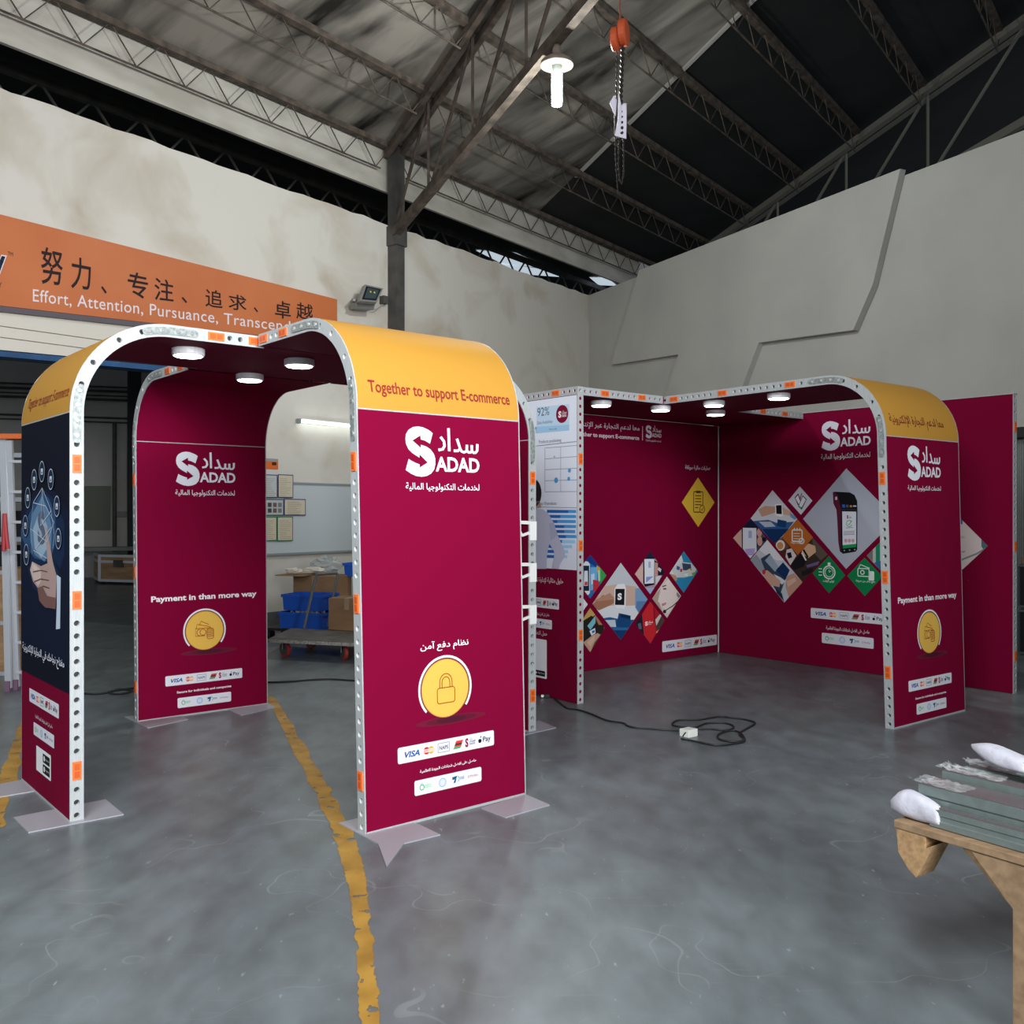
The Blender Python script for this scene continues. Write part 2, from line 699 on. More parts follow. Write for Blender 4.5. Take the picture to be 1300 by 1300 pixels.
def cells(s0, s1, pitch=0.06, clips=(), nohole=()):
    """split a run into hole cells; clips (centres) and nohole ranges stay solid"""
    out, s = [], s0
    n = max(1, round((s1 - s0) / pitch))
    dp = (s1 - s0) / n
    for i in range(n):
        a, b = s0 + i * dp, s0 + (i + 1) * dp
        m = (a + b) / 2
        solid = any(abs(m - c) < 0.072 for c in clips) or any(x <= m <= y for x, y in nohole)
        out.append((a, b, None if solid else m))
    return out


def perf(mb, fn, cl, T, hr=0.0135, depth=0.022, lip=0.007, mi=(0, 1), sub=1):
    """fn(s, w, d): s along, w across 0..T, d depth into the profile"""
    n = 16
    for (a, b, hc) in cl:
        if hc is None:
            for k in range(sub):
                x0, x1 = a + (b - a) * k / sub, a + (b - a) * (k + 1) / sub
                mb.add([fn(x0, 0, 0), fn(x1, 0, 0), fn(x1, T, 0), fn(x0, T, 0)], [(0, 1, 2, 3)], mi[0])
        else:
            out = []
            for k in range(4):
                out.append((a + (b - a) * k / 4, 0))
            for k in range(4):
                out.append((b, T * k / 4))
            for k in range(4):
                out.append((b - (b - a) * k / 4, T))
            for k in range(4):
                out.append((a, T - T * k / 4))
            circ = []
            for (x, y) in out:
                q = math.atan2(y - T / 2, x - hc)
                circ.append((hc + hr * math.cos(q), T / 2 + hr * math.sin(q)))
            vs = [fn(x, y, 0) for x, y in out] + [fn(x, y, 0) for x, y in circ] + [fn(x, y, depth) for x, y in circ]
            mb.add(vs, [(i, (i + 1) % n, n + (i + 1) % n, n + i) for i in range(n)], mi[0])
            mb.add(vs, [[2 * n + i for i in range(n)]], mi[1])
            mb.add(vs, [(n + i, n + (i + 1) % n, 2 * n + (i + 1) % n, 2 * n + i) for i in range(n)], 2)
        # folded lips on both long edges
        for k in range(sub):
            x0, x1 = a + (b - a) * k / sub, a + (b - a) * (k + 1) / sub
            for w in (0, T):
                mb.add([fn(x0, w, 0), fn(x1, w, 0), fn(x1, w, lip), fn(x0, w, lip)], [(0, 1, 2, 3)], mi[0])


def clip_at(parent, fn, s, T, L=0.085, W=0.040):
    mb = MB()
    a, b, c, d = s - L / 2, s + L / 2, T / 2 - W / 2, T / 2 + W / 2
    t = 0.005
    P = [fn(a, c, 0.004), fn(b, c, 0.004), fn(b, d, 0.004), fn(a, d, 0.004), fn(a, c, -t), fn(b, c, -t), fn(b, d, -t), fn(a, d, -t)]
    mb.hexa(P, 0)
    for k in range(2):
        x0 = a + L * (.12 + .42 * k)
        x1 = x0 + L * .34
        mb.hexa([fn(x0, c + W * .2, -t), fn(x1, c + W * .2, -t), fn(x1, d - W * .2, -t), fn(x0, d - W * .2, -t),
                 fn(x0, c + W * .2, -t - .002), fn(x1, c + W * .2, -t - .002), fn(x1, d - W * .2, -t - .002), fn(x0, d - W * .2, -t - .002)], 1)
    return mb.build('orange_clip', [ORANGEC, ORANGED], parent)


def connector_at(parent, fn, s, T, L=0.29, W=0.036):
    mb = MB()
    n = 6
    outl = []
    h = W / 2
    for i in range(n + 1):
        q = -PI / 2 + PI * i / n
        outl.append((s + L / 2 - h + h * math.cos(q), T / 2 + h * math.sin(q)))
    for k in (0.25, 0.0, -0.25):
        outl.append((s + L * k, T / 2 + h))
    for i in range(n + 1):
        q = PI / 2 + PI * i / n
        outl.append((s - L / 2 + h + h * math.cos(q), T / 2 + h * math.sin(q)))
    for k in (-0.25, 0.0, 0.25):
        outl.append((s + L * k, T / 2 - h))
    m = len(outl)
    vs = [fn(x, y, -.001) for x, y in outl] + [fn(x, y, -.005) for x, y in outl]
    # strip faces so that the plate may follow the bend
    mb.add(vs, [[m + i for i in range(m)]] + [(i, (i + 1) % m, m + (i + 1) % m, m + i) for i in range(m)], 0)
    for k in (-.38, -.13, .13, .38):
        c = s + L * k
        vs = [fn(c + .010 * math.cos(2 * PI * j / 10), T / 2 + .010 * math.sin(2 * PI * j / 10), dd) for dd in (-.005, -.009) for j in range(10)]
        mb.add(vs, [[10 + j for j in range(10)]] + [(j, (j + 1) % 10, 10 + (j + 1) % 10, 10 + j) for j in range(10)], 1)
    return mb.build('connector_plate', [ZINC, BOLT], parent)


TK = 0.062      # thickness of every wall and roof of the booths


class Arm:
    """a leg of a booth: upright wall, quarter bend, flat roof; u across, s along the profile, w inward depth"""

    def __init__(a, O, e, i, W, S, H, L, lean=0.0):
        a.O, a.e, a.i, a.W, a.S, a.r, a.L, a.lean = V(O), V(e).normalized(), V(i).normalized(), W, S, H - S, L, lean
        a.sa = S + PI * a.r / 2
        a.se = a.sa + max(0, L - a.r)

    def prof(a, s, w):
        if s <= a.S:
            return w, s
        if s <= a.sa:
            q = (s - a.S) / a.r
            rr = a.r - w
            return a.r - rr * math.cos(q), a.S + rr * math.sin(q)
        return a.r + (s - a.sa), a.S + a.r - w

    def P(a, u, s, w):
        x, z = a.prof(s, w)
        return a.O + a.e * (u + a.lean * min(s, a.S) / a.S) + a.i * x + V((0, 0, z))

    def skin(a, s0, s1, w, nb=14, inset=0.006):
        mb = MB()
        ss = [s0]
        if s0 < a.S < s1:
            ss.append(a.S)
        for k in range(nb + 1):
            q = a.S + (a.sa - a.S) * k / nb
            if s0 < q < s1 and q - ss[-1] > 1e-4:
                ss.append(q)
        ss.append(s1)
        us = [inset, a.W / 2, a.W - inset]
        for q in ss:
            for u in us:
                mb.v.append(a.P(u, q, w))
        n = len(us)
        for i in range(len(ss) - 1):
            for j in range(n - 1):
                k = i * n + j
                mb.f.append([k, k + 1, k + n + 1, k + n])
                mb.m.append(0)
        return mb

    def outer_print(a):
        P0, U = a.P(0, 0, 0), a.e
        Wv = (a.P(0, a.S, 0) - P0) / a.S
        nrm = -a.i
        return Print(lambda u, v, l: P0 + U * u + Wv * v + nrm * l, lambda x, y: solve_plane(x, y, P0, U, Wv))

    def inner_print(a):
        P0, U = a.P(a.W, 0, TK), -a.e
        Wv = (a.P(a.W, a.S, TK) - P0) / a.S
        nrm = a.i
        return Print(lambda u, v, l: P0 + U * u + Wv * v + nrm * l, lambda x, y: solve_plane(x, y, P0, U, Wv))

    def side_fn(a, right):
        u0, sg = (a.W, -1) if right else (0, 1)
        return lambda s, w, d: a.P(u0 + sg * d, s, w)

    def build_sides(a, root, clips, joints=True, sides=(0, 1), gap=None):
        for k in sides:
            fn = a.side_fn(k)
            mb = MB()
            nh = [(a.S - .15, a.S + .15), (a.sa - .15, a.sa + .15)] if joints else []
            perf(mb, fn, cells(0.0, a.S, 0.06, clips, nh), TK)
            nb = 4
            arc = []
            for j in range(nb):
                x0, x1 = a.S + (a.sa - a.S) * j / nb, a.S + (a.sa - a.S) * (j + 1) / nb
                if j == 0 or j == nb - 1:
                    arc.append((x0, x1, (x0 + x1) / 2 + (.055 if j == 0 else -.055)))
                else:
                    arc.append((x0, x1, (x0 + x1) / 2))
            # bend: cells with finer subdivision around one hole each
            for (x0, x1, hc) in arc:
                ha = hc - .03
                hb = hc + .03
                perf(mb, fn, [(x0, ha, None)], TK, sub=6)
                perf(mb, fn, [(ha, hb, hc)], TK)
                perf(mb, fn, [(hb, x1, None)], TK, sub=6)
            rclips = [a.sa + .24, a.sa + .46] if a.se - a.sa < .8 else [a.sa + .30, a.sa + .92, a.sa + 1.42]
            if a.se - a.sa > .05:
                perf(mb, fn, cells(a.sa, a.se, 0.06, rclips, nh), TK)
            fr = mb.build('side_frame', [SILVER, HOLE, HOLEW], root)
            for c in clips:
                clip_at(fr, fn, c, TK)
            for c in rclips:
                if c < a.se - .04:
                    clip_at(fr, fn, c, TK)
            if joints:
                connector_at(fr, fn, a.S, TK)
                connector_at(fr, fn, a.sa, TK)

    def base_rail(a, root, cross=True):
        for s0, s1 in ((0.0, .012), (a.S - .003, a.S + .003)):
            mb = MB()
            mb.hexa([a.P(.008, s0, -.001), a.P(a.W - .008, s0, -.001), a.P(a.W - .008, s0, TK + .001), a.P(.008, s0, TK + .001),
                     a.P(.008, s1, -.001), a.P(a.W - .008, s1, -.001), a.P(a.W - .008, s1, TK + .001), a.P(.008, s1, TK + .001)], 0)
            mb.build('cross_rail', SILVER, root)


def strip_part(root, A, B, across, inward, clips=(), name='edge_frame', T=TK, pitch=0.06):
    """perforated straight profile from A to B; across: width direction, inward: depth direction (units)"""
    A, B = V(A), V(B)
    d = (B - A).normalized()
    Ln = (B - A).length
    ac, inn = V(across), V(inward)
    fn = lambda s, w, dp: A + d * s + ac * w + inn * dp
    mb = MB()
    perf(mb, fn, cells(0, Ln, pitch, clips), T)
    o = mb.build(name, [SILVER, HOLE, HOLEW], root)
    for c in clips:
        clip_at(o, fn, c, T)
    return o


def slab(mb, pts, z0, z1, mi=0):
    n = len(pts)
    vs = [V((p.x, p.y, z0)) for p in pts] + [V((p.x, p.y, z1)) for p in pts]
    return mb.add(vs, [list(range(n))[::-1], list(range(n, 2 * n))] + [(i, (i + 1) % n, n + (i + 1) % n, n + i) for i in range(n)], mi)


def floor_plate(root, px, z=0.006):
    mb = MB()
    slab(mb, [flr(*p) for p in px], 0.0005, z)
    return mb.build('base_plate', PLATE, root)


# ------------------------------------------------------------------ the hall
WB, WD, WN = V((-3.03, 11.95, 0)), V((0.5920, 0.8060, 0)), V((0.806, -0.592, 0))      # left wall: base point, run, room-side normal
RB, RD, RN = V((1.47, 18.08, 0)), V((0.4640, -0.8858, 0)), V((-0.8858, -0.464, 0))    # right wall
UR = V((0.49, -0.872, 0))                                                            # up the roof slope
ZUP = V((0, 0, 1))


def LW(t, z, off=0.0):
    return WB + WD * t + ZUP * z + WN * off


def LWp(px, py, off=0.0):
    a, b = solve_plane(px, py, WB + WN * off, WD, ZUP)
    return LW(a, b, off)


def RW(t, z, off=0.0):
    return RB + RD * t + ZUP * z + RN * off


def RWp(px, py, off=0.0):
    a, b = solve_plane(px, py, RB + RN * off, RD, ZUP)
    return RW(a, b, off)


def roofp(t, s, dz=0.0):
    return WB + WD * t + UR * s + ZUP * (6.75 + 0.236 * s + dz)


def structure(o, label, cat):
    return tag(o, label, cat, kind='structure')


def prism(outline, depth_vec, name, m):
    """outline points extruded along depth_vec"""
    n = len(outline)
    mb = MB()
    vs = list(outline) + [p + depth_vec for p in outline]
    mb.add(vs, [list(range(n)), list(range(n, 2 * n))[::-1]] + [(i, n + i, n + (i + 1) % n, (i + 1) % n) for i in range(n)])
    return mb.build(name, m)


mb = MB()
slab(mb, [V((-30, -14, 0)), V((22, -14, 0)), V((22, 45, 0)), V((-30, 45, 0))], -0.2, 0.0)
structure(mb.build('floor', floor_mat()), 'scuffed grey painted workshop floor', 'floor')

WALLM = noisy('stained_plaster', '#b3a898', '#cbc6bd', (1.2, 1.2, 1.2), 0.9, 10, 0.28, 0.50, rough=0.85, bump=0.12, bscale=9, dist=0.5)
WALLR = noisy('grey_white_plaster', '#b0aea9', '#b8b6b0', (1, 1, 1), 1.2, 4, rough=0.85)
top = []
t = 7.55
while t > -9.0:
    top.append((t, 5.6 + random.uniform(-.018, .018)))
    t -= 0.22
out = [(-0.54, 0), (7.6, 0), (7.6, 5.6)] + top + [(-9.0, 5.6), (-9.0, 3.12), (-0.54, 3.12)]
structure(prism([LW(a, z) for a, z in out], -WN * 0.2, 'wall_left', WALLM), 'tall stained plaster wall with ragged brick top under the open eave', 'wall')
out = [(0.0, 0), (15, 0), (15, 5.6), (0.0, 5.6)]
structure(prism([RW(a, z) for a, z in out], -RN * 0.2, 'wall_right', WALLR), 'plain grey white wall behind the farther booth', 'wall')
WALLB = mat('unseen_wall_grey', '#8f8d88', 0.9)  # unseen walls added to cut ambient light from the right and behind
structure(prism([RW(15, 0), V((8.6, -13, 0)), V((8.6, -13, 7.5)), RW(15, 7.5)], V((.2, 0, 0)), 'unseen_wall_side', WALLB), 'unseen grey side wall right of the view, added to block ambient light', 'wall')
structure(prism([V((1.6, -9, 0)), V((8.6, -9, 0)), V((8.6, -9, 7.5)), V((1.6, -9, 7.5))], V((0, -.2, 0)), 'unseen_wall_front', WALLB), 'unseen grey end wall behind the viewpoint, added to block ambient light', 'wall')
# raised zig-zag sheet on the right wall
zz = [(811, 351), (776, 463), (861, 450), (836, 530), (925, 545), (943, 489), (963, 435), (1083, 419), (1108, 361), (1143, 211)]
out = [RWp(x, y, 0.10) for x, y in zz]
out[0].z = out[-1].z = 5.66
structure(prism(out, -RN * 0.098, 'trim_1', WALLR), 'raised zig-zag edged plaster sheet on the upper right wall', 'wall panel')
mb = MB()
pts = [LW(-0.5, 0.0, 0.012), LW(7.6, 0.0, 0.012), LW(7.6, 0.2, 0.012), LW(-0.5, 0.2, 0.012)]
structure(prism(pts, -WN * 0.011, 'baseboard_left', noisy('grey_skirting_paint', '#4b4d4e', '#65676a', (1, 1, 1), 5, 5, rough=0.7)), 'dark grey painted band along the foot of the left wall', 'skirting')
# thin cable down the corner of the right wall
# lintel and shutter box over the wide doorway
BLUEP = noisy('blue_paint_steel', '#0f3c66', '#164c7c', (1, 1, 1), 3, 4, rough=0.5)
def px_band(l0, l1, x0, x1, off0, off1, name, m):
    """a level board on the left wall between two lines (y at x=0, slope) of the photo"""
    q = [(x0, l1[0] + l1[1] * x0), (x1, l1[0] + l1[1] * x1), (x1, l0[0] + l0[1] * x1), (x0, l0[0] + l0[1] * x0)]
    f = [LWp(x, y, off1) for x, y in q]
    k = [p_ + WN * (off0 - off1) for p_ in f]
    m_ = MB()
    m_.hexa([k[0], k[1], f[1], f[0], k[3], k[2], f[2], f[3]])
    return m_.build(name, m)


structure(px_band((445.3, .0925), (452.3, .0905), -90, 300, -.2, .05, 'trim_2', BLUEP), 'blue painted steel lintel over the wide doorway', 'lintel')
SHM = mat('shutter_cream', '#c9c3b8', 0.6)
lines = [(386, .125), (413.8, .141), (428.0, .132), (444.6, .0925)]
for k in range(3):
    a, b = lines[k], lines[k + 1]
    structure(px_band((a[0] + .9, a[1]), (b[0] - .5, b[1]), -90, 300, -.05, .035, 'trim_%d' % (7 + k), SHM), ('upper', 'middle', 'lowest')[k] + ' cream shutter board between the orange banner and the blue lintel', 'shutter')

# steel column against the left wall
ct = 2.18
mb = MB()
c0 = LW(ct, 0, .09)
mb.box(c0 + ZUP * 3.35, WD * .085, WN * .085, ZUP * 3.35)
mb.box(LW(ct, 5.42, .09), WD * .11, WN * .11, ZUP * .14)
mb.box(LW(ct, 6.72, .09), WD * .13, WN * .13, ZUP * .03)
structure(mb.build('steel_column', STEELD), 'dark steel column against the left wall carrying the roof truss', 'column')

# roof sheets
FOIL = noisy('sooty_foil_insulation', '#1d1a17', '#9a938a', (1.5, 0.30, 1), 1.3, 10, 0.34, 0.62, rough=0.5, metal=0.1, rot=(0, 0, -0.937), dist=0.5)
mb = MB()
mb.hexa([roofp(-14, 0, .0), roofp(5.9, 0, .0), roofp(5.9, 12.5, .0), roofp(-14, 12.5, .0), roofp(-14, 0, .05), roofp(5.9, 0, .05), roofp(5.9, 12.5, .05), roofp(-14, 12.5, .05)])
structure(mb.build('ceiling', FOIL), 'sloping roof lined with sooty grey foil', 'roof')
mb = MB()
mb.hexa([roofp(5.9, -.1, .02), roofp(20, -.1, .02), roofp(20, 14, .02), roofp(5.9, 14, .02), roofp(5.9, -.1, .07), roofp(20, -.1, .07), roofp(20, 14, .07), roofp(5.9, 14, .07)])
structure(mb.build('ceiling', noisy('black_roof_sheet', '#0f0f0f', '#1c1b1a', (0.3, 1, 1), 1.5, 5, rough=0.8)), 'black unlined roof sheets above the right wall', 'roof')
mb = MB()
mb.bar(roofp(5.9, 1.2, -.03), roofp(5.9, 12.5, -.03), .05, .04)
structure(mb.build('trim_4', mat('pale_flashing', '#a9a6a0', 0.6)), 'pale metal strip where the foil roof meets the black roof', 'roof strip')
mb = MB()
n = 30
for k in range(n):
    a, b = -14 + 23.7 * k / n, -14 + 23.7 * (k + 1) / n
    mb.hexa([LW(a, 6.09, -.12), LW(b, 6.09, -.12), LW(b, 6.09, -.07), LW(a, 6.09, -.07), LW(a, 6.76, -.12), LW(b, 6.76, -.12), LW(b, 6.76, -.07), LW(a, 6.76, -.07)])
structure(mb.build('trim_5', noisy('pale_fascia_sheet', '#a39d92', '#bdb8ae', (1, 1, 3), 1.2, 4, rough=0.7)), 'pale sheet hanging below the eave along the top of the left wall', 'fascia')

# lattice purlins along the hall


def purlin(t0, t1, s, label):
    root = thing('roof_purlin', roofp(t0, s, -.1), label, 'roof purlin', 'lattice purlins under the roof', 'structure')
    a, b = roofp(t0, s, -.07), roofp(t1, s, -.07)
    mb = MB()
    mb.bar(a, b, .10, .075)
    mb.build('top_chord', STEEL, root)
    dz = V((0, 0, -.36))
    n = max(2, round((t1 - t0) / .62))
    mb = MB()
    mb.tube([a + (b - a) * (.35 / n) + dz, b - (b - a) * (.35 / n) + dz], .013, 5)
    mb.build('bottom_chord', STEEL, root)
    mb = MB()
    pts = []
    for k in range(n):
        pts.append(a + (b - a) * (k / n))
        pts.append(a + (b - a) * ((k + .5) / n) + dz)
    pts.append(b)
    for k in range(len(pts) - 1):
        mb.bar(pts[k], pts[k + 1], .0115)
    mb.build('lattice_bars', STEEL, root)
    return root


ORD = ['eave', 'second', 'third', 'fourth', 'fifth', 'sixth', 'seventh', 'eighth', 'ninth', 'tenth']
TRS = [-6.5, 2.18, 10.9]
for k in range(9):
    s = 0.06 + 1.28 * k
    for j, (t0, t1) in enumerate(((-6.5, 2.13), (2.23, 10.85))):
        if j == 0 and k > 4:
            continue
        where = ('left of the dusty roof truss' if j == 0 else 'between the dusty roof truss and the far one')
        purlin(t0, t1, s, f'{ORD[k]} dusty lattice purlin up the roof, {where}')


def truss(t, s1, label, matl, s0=0.0, low=1.3, n=7, wd=.075):
    root = thing('roof_truss', roofp(t, s0, 0), label, 'roof truss', None, 'structure')
    for nm, dz, dt, w in (('top_chord', -.16, -.11, wd), ('top_chord', -.16, .11, wd)):
        mb = MB()
        mb.bar(roofp(t + dt, s0, dz), roofp(t + dt, s1, dz), w, .10)
        mb.build(nm, matl, root)
    lo = lambda s: WB + WD * t + UR * s + ZUP * (5.43 + .205 * s)
    mb = MB()
    mb.bar(lo(s0), lo(s1), .10, .12)
    mb.build('bottom_chord', matl, root)
    L = (s1 - s0) / n
    for k in range(n):
        a = s0 + L * (k + 1)
        mb = MB()
        mb.bar(roofp(t, a, -.16), lo(a), .035)
        mb.build('strut', matl, root)
        mb = MB()
        mb.bar(lo(a - L + .04), roofp(t, a, -.16), .035)
        mb.build('diagonal', matl, root)
    return root


truss(2.18, 11.6, 'dusty brown roof truss rising from the dark steel column', STEEL, n=9)
truss(10.9, 13.0, 'grey roof truss in the dark above the right wall', mat('greyed_truss_paint', '#77736b', .8), n=8, wd=.12)
# stays across the bay from the truss
# neighbouring bay behind the left wall
NR = noisy('dark_neighbour_roof', '#0d0d0d', '#1b1b1b', (1, 1, 1), 2, 4, rough=0.9)


def nroof(t, s, dz=0.0):
    return WB + WD * t - UR * s + ZUP * (6.34 + 0.16 * s + dz)


mb = MB()
mb.hexa([nroof(-16, .15), nroof(20, .15), nroof(20, 16), nroof(-16, 16), nroof(-16, .15, .05), nroof(20, .15, .05), nroof(20, 16, .05), nroof(-16, 16, .05)])
structure(mb.build('ceiling', NR), 'dark roof of the neighbouring bay seen over the left wall', 'roof')
for k, s in enumerate((1.6, 3.4, 5.2, 7.0)):
    mb = MB()
    mb.bar(nroof(-10, s, -.12), nroof(16, s, -.12), .08, .1)
    nn = 40
    for q in range(nn):
        a, b = nroof(-10 + 26 * q / nn, s, -.12), nroof(-10 + 26 * (q + .5) / nn, s, -.5)
        c = nroof(-10 + 26 * (q + 1) / nn, s, -.12)
        mb.bar(a, b, .025)
        mb.bar(b, c, .025)
    mb.bar(nroof(-10, s, -.5), nroof(16, s, -.5), .03)
    structure(mb.build('roof_purlin', STEELD), f'{("first", "second", "third", "fourth")[k]} dark lattice purlin of the neighbouring bay behind the left wall', 'roof purlin')
SKYL = mat('rooflight_glow', '#cfd8e0', 0.5, emit='#d6e6f2', estr=.7)
for k, q in enumerate(([(604, 318), (655, 322), (694, 340), (640, 336)], [(610, 330), (690, 342), (716, 352), (660, 348)], [(748, 352), (770, 352), (784, 363), (760, 362)])):
    P0 = nroof(0, 0, -.02)
    Wv = -UR + V((0, 0, .16))
    mb = MB()
    pts = []
    for x, y in q:
        a, b = solve_plane(x, y, P0, WD, Wv)
        pts.append(P0 + WD * a + Wv * b)
    mb.poly(pts)
    mb.add([p + V((0, 0, .02)) for p in pts], [(0, 1, 2, 3)])
    structure(mb.build('window_%d' % (k + 1), SKYL), f'{("long", "broken bright", "small")[k]} rooflight in the dark neighbouring roof', 'rooflight')
# wall of the neighbouring bay
NB, ND = V((-9.25, 21.4, 0)), V((.882, .472, 0))
NN = V((.472, -.882, 0))


def NW(a, z, off=0.0):
    return NB + ND * a + ZUP * z + NN * off


def NWp(px, py, off=0.0):
    a, b = solve_plane(px, py, NB + NN * off, ND, ZUP)
    return NW(a, b, off)


structure(prism([NW(-14, 0), NW(26, 0), NW(26, 12), NW(-14, 12)], -NN * .2, 'wall_back', noisy('dim_grey_plaster', '#a9a7a2', '#bdbbb5', (1, 1, 1), .8, 5, rough=0.9)),
          'dim grey wall of the workshop beyond the doorway', 'wall')
for k, (y0, y1, r, nm) in enumerate(((489, 493, .035, 'a'), (495, 498, .05, 'b'), (501, 504, .03, 'c'), (506, 509, .05, 'd'), (529, 532, .04, 'e'), (534.5, 537.5, .03, 'f'))):
    mb = MB()
    a, b = NWp(0, y0 - 3, .12), NWp(182, y1, .12)
    mb.tube([a + (a - b) * .3, b + (b - a) * .3], r * .55, 8)
    tag(mb.build('wall_pipe', STEELD), f'{ORD[k + 1] if k else "uppermost"} of the dark pipes running along the dim back wall', 'pipe', 'pipes along the back wall')
mb = MB()
a = NWp(170.5, 560, .35)
mb.box(V((a.x, a.y, 3.6)), ND * .135, NN * .12, ZUP * 3.6)
structure(mb.build('steel_column', mat('blackened_steel', '#1d1e20', 0.7)), 'black steel column in the dim workshop beyond the doorway', 'column')
mb = MB()
q = [NWp(106, 617, .03), NWp(141, 617, .03), NWp(140, 673, .03), NWp(106, 673, .03)]
mb.poly(q)
mb.add([p + NN * .02 for p in q] + q, [(0, 1, 2, 3), (0, 4, 5, 1), (1, 5, 6, 2), (2, 6, 7, 3), (3, 7, 4, 0)])
nb = mb.build('notice_board', mat('green_grey_board', '#6d7064', 0.7))
tag(nb, 'grey green notice board on the dim back wall beyond the doorway', 'notice board')
mb = MB()
mb.tube([NWp(145.5, 537, .05), NWp(145.5, 700, .05)], .05, 8)
tag(mb.build('conduit', STEELD), 'vertical dark conduit beside the notice board on the back wall', 'conduit')
mb = MB()
a = NWp(156.5, 652.5, .06)
mb.box(a, ND * .14, NN * .05, ZUP * .06)
tag(mb.build('socket_box', mat('socket_grey', '#7c7b78', 0.6)), 'small socket box beside the conduit on the back wall', 'socket')

# door beside the right end of the farther booth
mb = MB()
a, b = RWp(1276, 600, .03), RWp(1345, 600, .03)
A = lambda q, z, off: V(((a + (b - a) * q).x, (a + (b - a) * q).y, z)) + RN * off
for k in range(26):
    x0, x1 = k / 26, (k + .8) / 26
    mb.hexa([A(x0, 0, 0), A(x1, 0, 0), A(x1, 0, .03), A(x0, 0, .03), A(x0, 2.24, 0), A(x1, 2.24, 0), A(x1, 2.24, .03), A(x0, 2.24, .03)])
dr = mb.build('door_1', mat('grey_corrugated_door', '#7f8584', 0.5), origin=A(.5, 0, 0))
structure(dr, 'grey corrugated sliding door at the far right of the right wall', 'door')
mb = MB()
mb.hexa([A(-.02, 2.26, 0), A(1.02, 2.26, 0), A(1.02, 2.26, .12), A(-.02, 2.26, .12), A(-.02, 2.37, 0), A(1.02, 2.37, 0), A(1.02, 2.37, .12), A(-.02, 2.37, .12)])
structure(mb.build('trim_6', BLACK), 'black track above the grey corrugated door', 'door track')

# worn yellow line on the floor
def worn_paint():
    if 'worn_yellow_paint' in MATS:
        return MATS['worn_yellow_paint']
    m = noisy('worn_yellow_paint', '#97702a', '#b98f3c', (1, 1, 1), 6, 6, rough=0.5)
    nt = m.node_tree
    N, L = nt.nodes, nt.links
    b = N['Principled BSDF']
    tc = N.new('ShaderNodeTexCoord')
    no = N.new('ShaderNodeTexNoise')
    no.inputs['Scale'].default_value = 16
    no.inputs['Detail'].default_value = 8
    cr = N.new('ShaderNodeValToRGB')
    cr.color_ramp.elements[0].position = .62
    cr.color_ramp.elements[1].position = .66
    cr.color_ramp.elements[0].color = (1, 1, 1, 1)
    cr.color_ramp.elements[1].color = (0, 0, 0, 1)
    L.new(tc.outputs['Object'], no.inputs['Vector'])
    L.new(no.outputs[0], cr.inputs[0])
    L.new(cr.outputs[0], b.inputs['Alpha'])
    return m




def floor_line(px, wpx, label, seed):
    m = worn_paint()
    rnd = random.Random(seed)
    mb = MB()
    rows = []
    for k in range(len(px) - 1):
        (x0, y0), (x1, y1) = px[k], px[k + 1]
        n = max(2, int(abs(y1 - y0) / 3.0))
        for q in range(n):
            f = q / n
            rows.append((x0 + (x1 - x0) * f, y0 + (y1 - y0) * f, wpx[k] + (wpx[k + 1] - wpx[k]) * f))
    rows.append((px[-1][0], px[-1][1], wpx[-1]))
    e0 = e1 = 0
    for (x, y, w) in rows:
        e0 = e0 * .6 + rnd.uniform(-.16, .22) * .5
        e1 = e1 * .6 + rnd.uniform(-.16, .22) * .5
        mb.v += [flr(x - w * (.5 - e0), y, .0015), flr(x + w * (.5 - e1), y, .0015)]
    for k in range(len(rows) - 1):
        mb.f.append([2 * k, 2 * k + 1, 2 * k + 3, 2 * k + 2])
        mb.m.append(0)
    return structure(mb.build('floor_line', m), label, 'floor marking')


floor_line([(343, 884), (362, 918), (389, 968), (412, 1010), (432, 1050), (446, 1090), (455, 1140), (464, 1210), (470, 1300), (476, 1400)],
           [10, 17, 24, 23, 27, 27, 23, 24, 25, 28], 'worn yellow floor line running from the far booth leg towards the camera', 3)
floor_line([(38, 900), (22, 950), (6, 1000), (-8, 1050)], [14, 18, 24, 28], 'worn yellow floor line at the left edge beside the dark blue panel', 5)
# ------------------------------------------------------------------ booths
CLIPS = (0.24, 1.04, 1.68)


def fixed(p):
    p.z = 0
    return p


def arm_parts(a, root, outer_mat, inner_mat, clips=CLIPS, sides=(0, 1), cover=YELLOW):
    pr = dict()
    pr['graphic_panel'] = a.skin(0.004, a.S - .003, 0).build('graphic_panel', outer_mat, root)
    pr['arch_cover'] = a.skin(a.S + .003, a.se, 0).build('arch_cover', cover, root, smooth=True)
    pr['arch_cover']['label'] = 'yellow arched cover'
    pr['inner_panel'] = a.skin(0.004, a.S - .003, TK).build('inner_panel', inner_mat, root)
    pr['canopy_lining'] = a.skin(a.S + .003, a.se, TK).build('canopy_lining', inner_mat, root, smooth=True)
    a.build_sides(root, clips, sides=sides)
    a.base_rail(root)
    return pr


